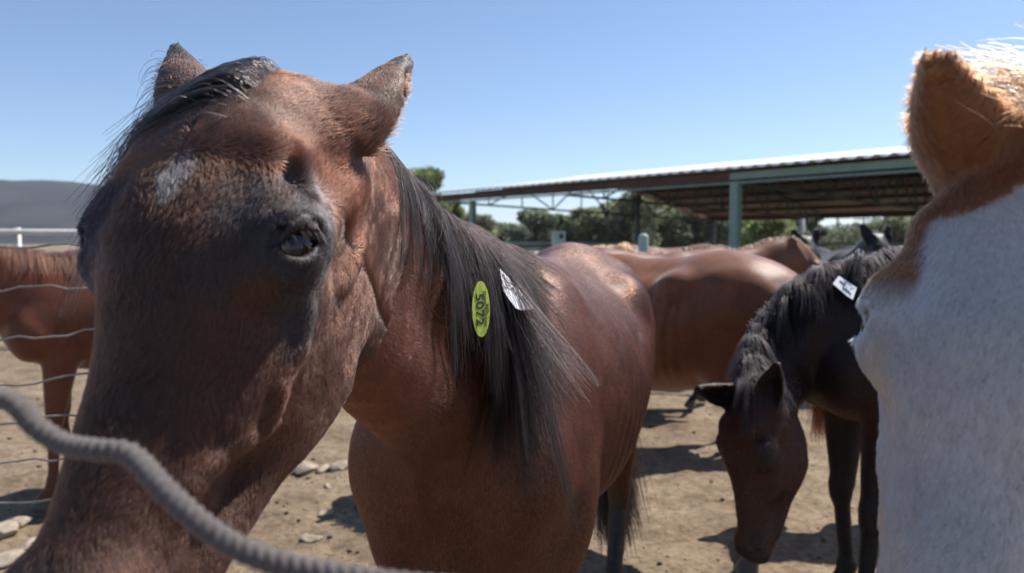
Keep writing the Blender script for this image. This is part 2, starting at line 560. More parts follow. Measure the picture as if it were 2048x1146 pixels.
# ------------------------------------------------------------------ horse anatomy
class Head:
    """a horse's head: poll position, nose direction u, face normal n, scale"""
    def __init__(s, poll, u, n, scale=1.0):
        s.o = np.asarray(poll, float); s.u = unit(u)
        n = np.asarray(n, float); n = n - s.u * n.dot(s.u); s.n = unit(n)
        s.s = np.cross(s.n, s.u)                 # towards the horse's left ear
        s.k = scale
    def w(s, a, b, c):
        return s.o + s.k * (s.s * a + s.n * b + s.u * c)
    def R(s, tilt=0, yaw=0):
        """rows: across, normal, along; tilt turns the along axis about the across axis"""
        c, q = math.cos(tilt), math.sin(tilt)
        u = s.u * c + s.n * q; n = s.n * c - s.u * q
        if yaw:
            c, q = math.cos(yaw), math.sin(yaw)
            a = s.s * c + u * q; u2 = u * c - s.s * q
            return np.stack([a, n, u2])
        return np.stack([s.s, n, u])
    def local(s, V):
        d = (V - s.o) / s.k
        return d @ s.s, d @ s.n, d @ s.u

    def build(s, f, fine=True, ears=((1, (.55, -.1, -.8), (.2, .9, .1)), (-1, (-.3, -.1, -.9), (0, .9, .1))), ear_len=.17, ear_w=1.0):
        s.ear_w = ear_w
        K = s.k
        E = lambda c, r, R=None, k=.03, mode='add': f.ell(s.w(*c), np.array(r) * K, s.R() if R is None else R, k * K, mode)
        C = lambda a, b, ra, rb, wa=1, wb=None, k=.03, mode='add', side=None: f.cap(s.w(*a), s.w(*b), ra * K, rb * K, s.s if side is None else side, wa, wb, k * K, mode)
        E((0, -.088, .088), (.083, .078, .092), s.R(-.35), k=.05)                # cranium
        E((0, -.035, .16), (.083, .058, .12), k=.05)                       # forehead
        C((0, -.095, .20), (0, -.082, .44), .081, .047, 1.0, .95, k=.05)   # face
        C((0, -.045, .20), (0, -.052, .46), .050, .030, 1.12, 1.0, k=.03)  # nose bridge
        E((0, -.14, .13), (.062, .10, .11), k=.05)                         # throat and jaw filling
        for q in (1, -1):
            E((q * .047, -.167, .200), (.040, .102, .135), s.R(.15), k=.045)   # round cheek
            C((q * .042, -.225, .24), (q * .027, -.142, .46), .027, .020, k=.04)  # jaw bone
            E((q * .080, -.048, .178), (.026, .036, .045), k=.035)         # brow ridge
            C((q * .062, -.02, .10), (q * .092, -.03, .165), .020, .018, k=.03)  # ridge above the hollow
            C((q * .092, -.062, .165), (q * .078, -.125, .06), .016, .02, k=.03)     # cheekbone arch
            C((q * .078, -.098, .20), (q * .060, -.098, .33), .016, .010, k=.03)   # facial crest
            E((q * .034, -.050, .500), (.024, .028, .040), k=.02)          # nostril flare
            E((q * .078, -.052, .205), (.030, .026, .028), k=.02)
        C((0, -.13, .44), (0, -.125, .505), .029, .029, 1.0, k=.03)        # chin
        E((0, -.075, .49), (.050, .052, .062), k=.03)                      # muzzle
        E((0, -.088, .535), (.044, .036, .028), k=.02)                     # upper lip
        if fine:
            for q in (1, -1):       # veins and tendons under the skin
                for vn in (((.072, -.10, .34), (.066, -.085, .37), (.058, -.075, .40)),
                           ((.090, -.09, .215), (.084, -.10, .25), (.078, -.10, .29), (.070, -.115, .33)), ((.083, -.17, .10), (.088, -.16, .13), (.090, -.145, .17))):
                    vp = [s.w(q * a_, b_, c_) for a_, b_, c_ in vn]
                    for v0, v1 in zip(vp[:-1], vp[1:]): s.vein(f, v0, v1)
        for q in (1, -1):
            E((q * .088, -.026, .125), (.013, .014, .020), k=.018, mode='sub')   # hollow above the eye
            E((q * .054, -.038, .510), (.012, .010, .020), s.R(.4), k=.006, mode='sub')
        if fine:
            for q in (1, -1):
                C((q * .05, -.108, .455), (q * .048, -.112, .52), .0035, .0035, k=.006, mode='sub')   # mouth line
        for q, up, op in ears:
            s.ear(f, q, up, op, ear_len)
        if fine:
            for q in (1, -1):
                ec = s.eye_c(q); er = .0235
                # the ball bulges out, a slit is cut over it, then lids are laid round the slit
                out, along, across = s.eye_ax(q)
                f.ell(ec, np.array([er + .004] * 3) * K, None, .022 * K)
                f.ell(ec + out * .020 * K - along * .001 * K, np.array([.018, .0150, .0215]) * K, np.stack([out, along, across]), .004 * K, 'sub')
                def arc(h, rr_, amax, fr):
                    o_ = []
                    for a in np.linspace(-amax, amax, 11):
                        lift = h * max(0, math.cos(a * 1.5)) ** .8
                        o_.append(ec + (out * math.cos(a) * math.cos(lift) + across * math.sin(a) + along * (math.sin(lift) * math.cos(a) - .10 * math.sin(a))) * rr_ * K)
                    for i in range(10):
                        w_ = math.sin((i + .5) / 10 * PI) ** .5
                        f.cap(o_[i], o_[i + 1], fr * w_ * K, fr * w_ * K, k=.003 * K)
                    return o_
                s.lid = arc(.56, er + .0035, 1.02, .0042)
                arc(-.60, er + .0025, 1.0, .0034)
                arc(.88, er + .0065, .95, .0045)
                arc(1.12, er + .0085, .85, .0060)
                arc(-.80, er + .004, .9, .0042)
                # deep lines between the folds
                for h in (.72, 1.0, -.78):
                    o_ = []
                    for a in np.linspace(-.95, .95, 9):
                        lift = h * max(0, math.cos(a * 1.5)) ** .8
                        o_.append(ec + (out * math.cos(a) * math.cos(lift) + across * math.sin(a) + along * (math.sin(lift) * math.cos(a) - .10 * math.sin(a))) * (er + .0095) * K)
                    for i in range(8):
                        f.cap(o_[i], o_[i + 1], .0016 * K, .0016 * K, k=.004 * K, mode='sub')

    def eye_ax(s, q):
        out = unit(s.s * q * .86 + s.n * .50 + s.u * .08)
        along = s.n * .62 - s.u * .78; along = unit(along - out * along.dot(out))
        return out, along, np.cross(out, along)

    def vein(s, f, a, b):
        """a soft cord laid on the skin between two points"""
        o_ = []
        for t in np.linspace(0, 1, 5):
            q = (a * (1 - t) + b * t)[None]
            for _ in range(5):
                d, G = sample(f, q, True); q = q - G * d[:, None] * .8
            o_.append(q[0])
        for i in range(4): f.cap(o_[i], o_[i + 1], .0028, .0028, k=.012)

    def eye_c(s, q):
        return s.w(q * .0905, -.043, .186)

    def ear(s, f, q, up, op, L):
        """ear: base on the poll, axis up, opening faces op (both in head axes across, normal, along)"""
        K = s.k
        b = s.w(q * (.066 if len(up) == 3 else up[3]), -.088, .016)
        A = unit(s.s * up[0] + s.n * up[1] + s.u * up[2])
        if len(up) == 5:            # aimed at a tip point
            A = np.asarray(up[4]) - b; L = np.linalg.norm(A) / K; A = unit(A)
        O = s.s * op[0] + s.n * op[1] + s.u * op[2]; O = unit(O - A * O.dot(A))
        W = np.cross(A, O); L = L * K
        if not hasattr(s, 'ears'): s.ears = {}
        s.ears[q] = (b, A, O, W, L)
        m = L + .03
        sl = f._sl(b - m, b + m)
        if sl is None: return
        x = f.X[sl[0]][:, None, None] - b[0]; y = f.Y[sl[1]][None, :, None] - b[1]; z = f.Z[sl[2]][None, None, :] - b[2]
        a = (x * A[0] + y * A[1] + z * A[2]).astype(np.float32); w = (x * W[0] + y * W[1] + z * W[2]).astype(np.float32); o = (x * O[0] + y * O[1] + z * O[2]).astype(np.float32)
        t = np.clip(a / L, 0, 1)
        hw = np.interp(t, [0, .12, .3, .5, .7, .85, .95, 1], [.034, .041, .044, .040, .030, .018, .011, .006]).astype(np.float32) * K * s.ear_w
        th = np.maximum((.0085 - .0040 * t) * K, (f.Y[1] - f.Y[0]) * .85)
        hw = np.maximum(hw, (f.Y[1] - f.Y[0]) * .55)
        q2 = np.clip(np.abs(w) / hw, 0, 1.3)
        oc = hw * .75 * q2 * q2 * (1 - .25 * t) - .018 * K * (1 - t) * 0 + L * .10 * (t * t) - hw * .25
        e = np.sqrt(np.maximum(np.abs(w) - hw * .92, 0) ** 2 + ((o - oc) / np.sqrt(1 + (1.3 * q2) ** 2)) ** 2 + (a - np.clip(a, 0, L)) ** 2) - th
        s_ = .012 * K
        f._apply(sl, e.astype(np.float32), s_, 'add')
        # fleshy root
        f.cap(b - A * .02 * K, b + A * L * .14 - O * .002 * K, .026 * K, .015 * K, W, 1.1, 1.5, k=.025 * K)
        if f.Y[1] - f.Y[0] < .012: f.ell(b + A * L * .33 + O * .016 * K, np.array([L * .26, .020 * K, .020 * K]), np.stack([A, W, O]), .012 * K, 'sub')


class Body:
    """trunk and legs: O = ground under the withers, heading angle (0 = +X), scale"""
    def __init__(s, O, ang, scale=1.0):
        s.o = np.array([O[0], O[1], 0.0]); s.k = scale
        s.x = np.array([math.cos(ang), math.sin(ang), 0]); s.y = np.array([-math.sin(ang), math.cos(ang), 0]); s.z = np.array([0, 0, 1.])
        s.M = np.stack([s.x, s.y, s.z])
    def w(s, a, b, c): return s.o + s.k * (s.x * a + s.y * b + s.z * c)
    def local(s, V):
        d = (V - s.o) / s.k
        return d @ s.x, d @ s.y, d[:, 2]
    def R(s, tilt=0):
        c, q = math.cos(tilt), math.sin(tilt)
        return np.stack([s.x * c + s.z * q, s.y, s.z * c - s.x * q])

    def build(s, f, front=True, legs=((.0, .0), (.0, .0), (.0, .0), (.0, .0)), fat=1.0):
        K = s.k
        E = lambda c, r, R=None, k=.05, mode='add': f.ell(s.w(*c), np.array(r) * K, s.R() if R is None else R, k * K, mode)
        C = lambda a, b, ra, rb, wa=1, wb=None, k=.04, mode='add': f.cap(s.w(*a), s.w(*b), ra * K, rb * K, s.y, wa, wb, k * K, mode)
        T = [(.14, 1.06, .245, .185), (0, 1.09, .30, .205), (-.2, 1.065, .31, .245), (-.45, 1.045, .30, .275), (-.68, 1.07, .285, .27), (-.9, 1.13, .26, .25), (-1.08, 1.12, .22, .20)]
        f.chain([s.w(a, 0, c) for a, c, h, w_ in T], [h * K for *_, h, w_ in T], [w_ * fat / h for *_, h, w_ in T], s.y, n=18, k=.05 * K)
        C((.02, 0, 1.37), (-.30, 0, 1.345), .065, .05, .8, k=.09)
        C((-.30, 0, 1.31), (-.85, 0, 1.36), .06, .06, 1.1, k=.09)
        E((-.93, 0, 1.23), (.30, .21, .19), s.R(.12), k=.08)
        for q in (1, -1):
            E((-.72, q * .20 * fat, 1.27), (.085, .06, .07), k=.07)
            E((-1.0, q * .135, 1.08), (.24, .115, .27), s.R(-.15), k=.07)
            E((-1.20, q * .095, 1.06), (.09, .08, .20), k=.05)
            C((-.06, q * .12, 1.27), (.20, q * .15, 1.0), .10, .12, .7, .75, k=.05)     # shoulder
            E((.02, q * .165, 1.02), (.15, .065, .17), k=.05)
            E((.25, q * .095, 1.0), (.105, .105, .16), k=.05)                          # breast
        for i, (q, fx, fz) in enumerate(((1, legs[0][0], legs[0][1]), (-1, legs[1][0], legs[1][1]))):
            yy = q * .15
            C((.10, yy, .92), (.13 + fx * .5, yy, .52), .105, .050, .8, .85, k=.05)
            E((.14 + fx * .5, yy, .475), (.046, .042, .065), k=.03)
            C((.138 + fx * .55, yy, .44), (.135 + fx, yy, .17), .032, .028, k=.025)
            E((.13 + fx, yy, .155), (.040, .036, .042), k=.02)
            C((.135 + fx, yy, .14), (.175 + fx, yy, .07), .032, .034, k=.02)
            s.hoof(f, .18 + fx, yy)
        for q, fx, fz in ((1, legs[2][0], legs[2][1]), (-1, legs[3][0], legs[3][1])):
            yy = q * .145
            C((-1.0, yy, .90), (-1.19 + fx * .6, yy, .56), .135, .052, .75, .8, k=.06)
            E((-1.235 + fx * .7, yy, .525), (.055, .036, .065), s.R(.3), k=.03)
            C((-1.22 + fx * .7, yy, .49), (-1.17 + fx, yy, .17), .036, .030, k=.025)
            E((-1.17 + fx, yy, .155), (.040, .036, .042), k=.02)
            C((-1.165 + fx, yy, .14), (-1.12 + fx, yy, .07), .032, .034, k=.02)
            s.hoof(f, -1.115 + fx, yy)

    def hoof(s, f, x, y):
        K = s.k
        f.cap(s.w(x, y, .068), s.w(x + .012, y, .022), .038 * K, .056 * K, s.y, .95, k=.006 * K)
        lo = s.w(x, y, -.07)
        f.ell(lo, np.array([.15, .15, .07]) * K, s.R(), .004, 'sub')


def head_pose(poll, yaw, pitch, roll=0.0, scale=1.0):
    """yaw 0 faces the camera (-Y), positive turns to -X; pitch tips the nose forward from hanging straight down"""
    yaw, pitch, roll = math.radians(yaw), math.radians(pitch), math.radians(roll)
    f = np.array([-math.sin(yaw), -math.cos(yaw), 0]); s_ = np.array([math.cos(yaw), -math.sin(yaw), 0]); z = np.array([0, 0, 1.])
    u = f * math.sin(pitch) - z * math.cos(pitch); n = f * math.cos(pitch) + z * math.sin(pitch)
    u = u * math.cos(roll) + s_ * math.sin(roll)
    return Head(poll, u, n, scale)

# ------------------------------------------------------------------ the bay horse in front
mh = head_pose((-.266, .71, 1.622), 14, 32, 0, .98)
mb = Body((P(985, 560, 1.72)[0], 1.70), math.radians(-90 - 17), 1.0)
fm = Field(axis((-.60, -.06, .0032), (-.06, .75, .008)), axis((.20, .80, .0032), (.80, 3.2, .010)), axis((-.01, 1.05, .010), (1.05, 1.85, .0032)))
mh.build(fm, ears=((1, (0, 0, 0, .066, P(800, 90, .84)), (.25, -1, .1)), (-1, (0, 0, 0, .088, P(347, 66, .86)), (-.45, -.8, 0))), ear_len=.158, ear_w=.92)
mb.build(fm, legs=((.02, 0), (-.05, 0), (.24, 0), (.08, 0)), fat=1.06)
fm.ell(mb.w(-.40, 0, .92), (.42, .265, .24), mb.R(), .08)
fm.ell(mb.w(.18, 0, .80), (.12, .15, .17), mb.R(), .06)
for q in (1, -1):
    fm.ell(mb.w(.05, q * .185, .90), (.12, .075, .20), mb.R(), .05)
    fm.ell(mb.w(.22, q * .11, .90), (.10, .10, .20), mb.R(), .06)
nk = [mb.w(.06, 0, 1.12), mb.w(.25, 0, 1.25), mb.w(.44, 0, 1.355), mh.w(0, -.12, .045)]
fm.chain(nk, [.27, .185, .135, .105], [.62, .54, .54, .62], np.array([mb.y, mb.y, mh.s * .5 + mb.y * .5, mh.s]), n=20, k=.05)
fm.cap(mb.w(.18, -.02, 1.02), mh.w(.0, -.19, .14), .10, .06, mb.y, 1.1, .9, k=.06)          # throat and windpipe


def paint_main(V):
    s_, n_, u_ = mh.local(V); x, y, z = mb.local(V)
    c = np.tile([[.084, .0265, .0145]], (len(V), 1)).astype(float)
    c = c * (1 + .22 * vnoise(V, .16, 2.0, 3)[:, None] + .30 * vnoise(V * np.array([1, 1, .55]), .028, 7.0, 2)[:, None])
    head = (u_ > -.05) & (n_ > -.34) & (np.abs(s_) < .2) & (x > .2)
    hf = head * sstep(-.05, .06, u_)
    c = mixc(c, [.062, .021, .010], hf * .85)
    c = mixc(c, [.022, .0095, .006], hf * sstep(.10, -.02, np.abs(s_) - .03) * .7)  # painted darker down the front: dark bay tone plus the face's shade
    for q in (1, -1):
        e = mh.eye_c(q); de = np.linalg.norm((V - e), axis=1)
        w = sstep(.085, .03, de + .02 * vnoise(V, .02, 5.0))
        c = mixc(c, [.016, .014, .016], w * .9)
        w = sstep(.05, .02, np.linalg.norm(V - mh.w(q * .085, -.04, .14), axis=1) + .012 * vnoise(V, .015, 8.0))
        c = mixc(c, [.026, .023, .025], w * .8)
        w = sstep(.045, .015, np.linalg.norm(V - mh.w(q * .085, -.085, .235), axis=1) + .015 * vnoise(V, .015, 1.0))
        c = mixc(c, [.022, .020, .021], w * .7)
        b, A, O, W, L = mh.ears[q]
        t = ((V - b) @ A) / L; near = np.linalg.norm(V - b - A * np.clip(t, 0, 1)[:, None] * L, axis=1) < .07
        c = mixc(c, [.034, .015, .010], near * sstep(-.35, .15, t))
        c = mixc(c, [.012, .011, .013], near * sstep(.74, .82, t + .04 * vnoise(V, .01, 3)))
    c = mixc(c, [.045, .030, .024], hf * sstep(.12, .05, u_) * sstep(.07, .03, np.abs(s_ - .03)) * .6)
    st = np.sqrt(((s_ - .008) / .015) ** 2 + ((u_ - .150) / .022) ** 2) + .5 * vnoise(V, .010, 6)
    c = mixc(c, [.30, .27, .26], head * (n_ > -.12) * sstep(1.2, .3, st) * .5)
    c = mixc(c, [.035, .026, .026], hf * sstep(.44, .54, u_))
    legs = sstep(.62, .42, z) * (~head)
    c = mixc(c, [.018, .014, .014], legs)
    c = mixc(c, [.10, .09, .08], (z < .065).astype(float))
    dust = sstep(.25, .8, vnoise(V, .09, 3.7, 3)) * (x < -.25) * (z > 1.15)
    c = mixc(c, [.20, .165, .15], dust * .6)
    return c


def relief(V, N, b, ribs=1.0, fine=1.0):
    """ribs, muscle and skin unevenness"""
    x, y, z = b.local(V)
    w = sstep(-.86, -.72, x) * sstep(-.12, -.26, x) * sstep(.78, .9, z) * sstep(1.32, 1.15, z)
    d = w * ribs * .0022 * np.sin((x + .10 * (z - 1.0) + .012 * vnoise(V, .1, 1.1)) / .058 * 2 * PI)
    d = d + .004 * vnoise(V, .11, 5.5, 2) * ribs + .0006 * fine * vnoise(V, .022, 2.5, 2)
    return V + N * d[:, None]


V, F = fm.mesh()
V = smooth_mesh(V, F, 2)
for q in (1, -1):
    eb, eA, eO, eW, eL = mh.ears[q]
    et = ((V - eb) @ eA) / eL
    em = (et > .1) & (np.linalg.norm(V - eb - eA * np.clip(et, 0, 1)[:, None] * eL, axis=1) < .07)
    V = np.where(em[:, None], smooth_mesh(V, F, 5), V)
N = normals(V, F)
hw = mh.local(V)[2]
fw = 1 - .75 * ((hw > -.05) & (mh.local(V)[1] > -.34) & (V[:, 1] < .95))
V = relief(V, N, mb, fw, fw)
N = normals(V, F)
mat_coat = coat_mat('bay_coat', rough=.5, spec=.3, bmp=.2, sheen=.0)
main = empty('horse', mb.w(-.4, 0, 0))
tag(main, 'bay horse filling the left foreground, head turned to the camera, yellow-green sticker on its mane', 'horse', 'horses in the corral')
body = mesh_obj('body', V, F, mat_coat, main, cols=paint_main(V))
print('main verts', len(V))

m_fur = hair_mat('short_hair', .42, .7)
m_fur_body = hair_mat('sleek_hair', .30, .8, 1.6)
m_mane = hair_mat('mane_hair', .45, .6, 1.32)


def flow_main(Q):
    s_, n_, u_ = mh.local(Q)
    hd = ((u_ > -.02) & (n_ > -.34) & (mb.local(Q)[0] > .25))
    up = sstep(.165, .08, u_)[:, None]
    a = mh.u[None] * (1 - up) + (-mh.u[None] * .9 + mh.s[None] * (np.sign(s_) * .6)[:, None]) * up
    b_ = -mb.x[None] * .75 - mb.z[None] * .65 + 0 * Q
    out = np.where(hd[:, None], a, b_)
    for q in (1, -1):
        b, A, O, W, L = mh.ears[q]
        t = ((Q - b) @ A) / L
        near = (t > .08) & (np.linalg.norm(Q - b - A * np.clip(t, 0, 1)[:, None] * L, axis=1) < .06)
        out = np.where(near[:, None], A[None] + 0 * Q, out)
    return out


def len_main(Q):
    y = Q[:, 1]; L = np.where(y < .95, .0085, .0095)
    for q in (1, -1):
        b, A, O, W, L_ = mh.ears[q]
        de = np.linalg.norm(Q - b, axis=1)
        L = L + .009 * sstep(.10, .03, de)
        t = ((Q - b) @ A) / L_
        ax_d = np.linalg.norm(Q - b - A * np.clip(t, 0, 1)[:, None] * L_, axis=1)
        L = np.where((t > .25) & (ax_d < .05), .0055, L)
        L = np.where((t > .7) & (np.linalg.norm(Q - b - A * L_, axis=1) < .05), .004, L)
    L = np.where(np.linalg.norm(Q - mh.eye_c(1), axis=1) < .042, L * .4, L)
    return L


FURN = 1.0
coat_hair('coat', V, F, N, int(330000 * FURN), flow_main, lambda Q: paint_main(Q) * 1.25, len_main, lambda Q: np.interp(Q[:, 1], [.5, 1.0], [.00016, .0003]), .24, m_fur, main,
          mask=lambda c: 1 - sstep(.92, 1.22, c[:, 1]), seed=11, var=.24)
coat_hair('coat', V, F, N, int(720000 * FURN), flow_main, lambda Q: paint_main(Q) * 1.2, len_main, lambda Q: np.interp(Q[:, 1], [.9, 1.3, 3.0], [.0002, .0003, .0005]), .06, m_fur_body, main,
          mask=lambda c: sstep(.92, 1.22, c[:, 1]) * (c[:, 2] > .3), seed=12, whirl=.35, var=.25)

# eyes
m_eye, nt, b = new_mat('eye')
b.inputs['Base Color'].default_value = (.012, .007, .005, 1); b.inputs['Roughness'].default_value = .09; b.inputs['Coat Weight'].default_value = 0
b.inputs['Coat Roughness'].default_value = .02


def ball(c, r, R, nu=28, nv=18):
    Vs = []; Fs = []
    for j in range(nv + 1):
        th = PI * j / nv
        for i in range(nu):
            ph = 2 * PI * i / nu
            Vs.append(c + R[0] * r[0] * math.sin(th) * math.cos(ph) + R[1] * r[1] * math.sin(th) * math.sin(ph) + R[2] * r[2] * math.cos(th))
    for j in range(nv):
        for i in range(nu):
            Fs.append((j * nu + i, j * nu + (i + 1) % nu, (j + 1) * nu + (i + 1) % nu, (j + 1) * nu + i))
    return np.array(Vs), np.array(Fs)


for q in (1, -1):
    Ve, Fe = ball(mh.eye_c(q), (.0235, .0235, .0235), np.eye(3))
    mesh_obj('eye', Ve, Fe, m_eye, main)


# hair fringing the edges of the ears
r = np.random.default_rng(71)
for q, ne in ((1, 900), (-1, 400)):
    eb, eA, eO, eW, eL = mh.ears[q]
    t = r.uniform(.02, .80, ne); sg = np.where(r.random(ne) > .5, 1, -1)
    hwid = np.interp(t, [0, .12, .3, .5, .7, .85, .95, 1], [.034, .041, .044, .040, .030, .018, .011, .006]) * mh.k * mh.ear_w
    Q = eb + eA * (eL * t)[:, None] + eW * (hwid * sg * .93)[:, None] + eO * (hwid * .5)[:, None]
    for _ in range(4):
        d, G = sample(fm, Q, True); Q = Q - G * d[:, None] * .9
    D = eW * sg[:, None] * .45 + eO * .55 + eA * .45 + r.normal(size=(ne, 3)) * .22; D /= np.linalg.norm(D, axis=1)[:, None]
    L = (.007 + .013 * sstep(.55, .1, t)) * (.6 + .7 * r.random(ne)); u = np.linspace(0, 1, 5)[None, :, None]
    pts = Q[:, None] + D[:, None] * L[:, None, None] * u + eA[None, None] * (L[:, None, None] * .3 * u * u)
    hair_obj('ear_fringe', pts, np.array([.00016, .00015, .00013, .0001, .00004]), np.clip(np.where((t > .72)[:, None], [[.012, .01, .01]], [[.15, .075, .045]]) * (1 + .3 * r.normal(size=(ne, 1))), .004, .5), m_fur, main)

# eyelashes, mane, forelock, tail of the bay horse
for q in (1,):
    ec = mh.eye_c(q)
    out_, al, ac = mh.eye_ax(q)
    r = np.random.default_rng(5); n = 30
    a = r.uniform(-.9, .9, n); lift = .43 * np.maximum(0, np.cos(a * 1.5)) ** .8
    base = ec + (out_[None] * (np.cos(a) * np.cos(lift))[:, None] + ac[None] * np.sin(a)[:, None] + al[None] * (np.sin(lift) * np.cos(a) - .10 * np.sin(a))[:, None]) * .0292
    D = out_[None] * .75 - al[None] * (.75 + .2 * r.random((n, 1))) + ac[None] * (np.sin(a) * .4)[:, None] + r.normal(size=(n, 3)) * .10
    D /= np.linalg.norm(D, axis=1)[:, None]
    L = .012 * (.6 + .6 * r.random((n, 1)))
    t = np.linspace(0, 1, 5)[None, :, None]
    pts = base[:, None] + D[:, None] * L[:, None] * t - al[None, None] * (L[:, None] * .35 * t * t)
    hair_obj('eyelashes', pts, np.array([.00016, .00015, .00013, .0001, .00004]), np.tile([[.004, .0035, .0035]], (n, 1)), m_mane, main)


def crest(pts, ups, f, n, jitter, r, t0=0.0, t1=1.0, k=1.0):
    """points on the skin along the top of the neck"""
    pts = np.asarray(pts, float); ups = np.asarray(ups, float)
    t = (t0 + (t1 - t0) * r.random(n)) * (len(pts) - 1); i = np.minimum(t.astype(int), len(pts) - 2); q = (t - i)[:, None]
    c = pts[i] * (1 - q) + pts[i + 1] * q; u = ups[i] * (1 - q) + ups[i + 1] * q
    u /= np.linalg.norm(u, axis=1)[:, None]
    Q = c + u * .12
    lo = np.zeros(n); hi = np.full(n, .45)
    for _ in range(22):
        mid = (lo + hi) / 2; d = sample(f, c + u * mid[:, None]); ins = d < 0
        lo = np.where(ins, mid, lo); hi = np.where(ins, hi, mid)
    Q = c + u * lo[:, None]
    tan = np.gradient(pts, axis=0)[i]; tan /= np.linalg.norm(tan, axis=1)[:, None]
    sd = np.cross(tan, u); sd /= np.linalg.norm(sd, axis=1)[:, None]
    Q = Q + sd * (r.normal(size=(n, 1)) * jitter)
    d, G = sample(f, Q, True)
    return Q - G * d[:, None], u, t / (len(pts) - 1)


r = np.random.default_rng(21)
nkp = [mb.w(-.06, 0, 1.12), mb.w(.12, 0, 1.20), nk[1], nk[2], mh.w(0, -.13, .03)]
nku = [mb.z, mb.z * .95 + mb.x * .1, mb.z * .9 + mb.x * .0, mb.z, mb.z * .8 - mh.n * .4]
nm = 13500
Q, U, T = crest(nkp, nku, fm, nm, .010, r, .0, .93)
clv = np.stack([vnoise(Q, .022, 3.3 + 4 * q) for q in range(3)], 1)
D0 = U * .20 + mb.y[None] * (.9 + .2 * clv[:, :1]) + clv * .25
D0 /= np.linalg.norm(D0, axis=1)[:, None]
L = (.15 + .38 * np.exp(-((T - .58) / .20) ** 2) + .03 * r.normal(size=nm)) * (.45 + .65 * r.random(nm)) * (1 + .35 * vnoise(Q, .03, 1.2))
grav = -mb.z[None] * 1.0 - mb.x[None] * (.28 * sstep(.40, .12, T) - .16 * sstep(.35, .6, T))[:, None] + mb.y[None] * .12 + clv * .30 + r.normal(size=(nm, 3)) * np.where(r.random((nm, 1)) > .8, .20, .05)
grav /= np.linalg.norm(grav, axis=1)[:, None]
off = .001 + .009 * r.random(nm) ** 1.5
M_ = strands(fm, Q, D0, L, 15, grav, .74, off, clump=.06, seed=4, wave=.08)
g_ = r.random((nm, 1))
colm = np.clip(np.where(g_ > .93, [[.028, .020, .017]], [[.006, .004, .0038]]) * (1 + .4 * r.normal(size=(nm, 1)) + .6 * vnoise(Q, .012, 4)[:, None]), .003, .3)
M_ = locks(M_, 260, .9, 3)
mane_main = M_
hair_obj('mane', M_, np.linspace(.00045, .00014, 16), colm, m_mane, main)
# lower tuft hanging in front of the shoulder
# forelock
nf = 6000
r = np.random.default_rng(33)
sx = r.uniform(-.085, .034, nf); ux = r.normal(-.012, .028, nf)
Q = mh.o + mh.s[None] * sx[:, None] + mh.u[None] * ux[:, None] + mh.n[None] * .0
for _ in range(6):
    d, G = sample(fm, Q, True); Q = Q - G * d[:, None] * .9
cl = np.stack([vnoise(Q, .02, 13.3 + 4 * q) for q in range(3)], 1)
D0 = mh.n[None] * .12 - mh.s[None] * .75 + mh.u[None] * .40 + cl * .35 + r.normal(size=(nf, 3)) * .12
D0 /= np.linalg.norm(D0, axis=1)[:, None]
gv = -mh.s[None] * .55 + mh.u[None] * (.42 + .22 * vnoise(Q, .03, 2)[:, None]) - mh.n[None] * .62 + cl * .28 + r.normal(size=(nf, 3)) * np.where(r.random((nf, 1)) > .85, .08, .04)
gv /= np.linalg.norm(gv, axis=1)[:, None]
L = .235 * (.35 + .75 * r.random(nf))
M_ = strands(fm, Q, D0, L, 13, gv, .70, .001 + .013 * r.random(nf) ** 1.5, clump=.07, seed=6, wave=.09)
M_ = locks(M_, 160, .6, 5)
colf = np.clip(np.where(r.random((nf, 1)) > .85, [[.06, .055, .055]], [[.011, .009, .010]]) * (1 + .4 * r.normal(size=(nf, 1))), .004, .3)
hair_obj('forelock', M_, np.linspace(.00042, .00012, 14), colf, m_mane, main)
# tail
def tail(f, b, mat, parent, col, n=3500, seed=8, L=.85, swing=.0, side=0.0, w=1.0):
    r = np.random.default_rng(seed)
    base = b.w(-1.24, 0, 1.20)
    Q = base[None] - b.z[None] * (r.random((n, 1)) * .16) * b.k + r.normal(size=(n, 3)) * .016 * b.k
    D0 = -b.x[None] * .5 - b.z[None] * .5 + r.normal(size=(n, 3)) * .1
    D0 /= np.linalg.norm(D0, axis=1)[:, None]
    gr = -b.z[None] + b.y[None] * side - b.x[None] * swing + r.normal(size=(n, 3)) * .06
    gr /= np.linalg.norm(gr, axis=1)[:, None]
    M_ = strands(f, Q, D0, L * (.7 + .4 * r.random(n)) * b.k, 12, gr, .6, .01 + .02 * r.random(n), clump=.02, seed=seed)
    hair_obj('tail', M_, np.linspace(.0014, .0005, 13) * w, np.clip(np.tile([col], (n, 1)) * (1 + .35 * r.normal(size=(n, 1))), .003, .5), mat, parent)


tail(fm, mb, m_mane, main, [.014, .011, .012], side=.12, L=.82, w=1.3)

# ------------------------------------------------------------------ the other horses
root_mane = {}


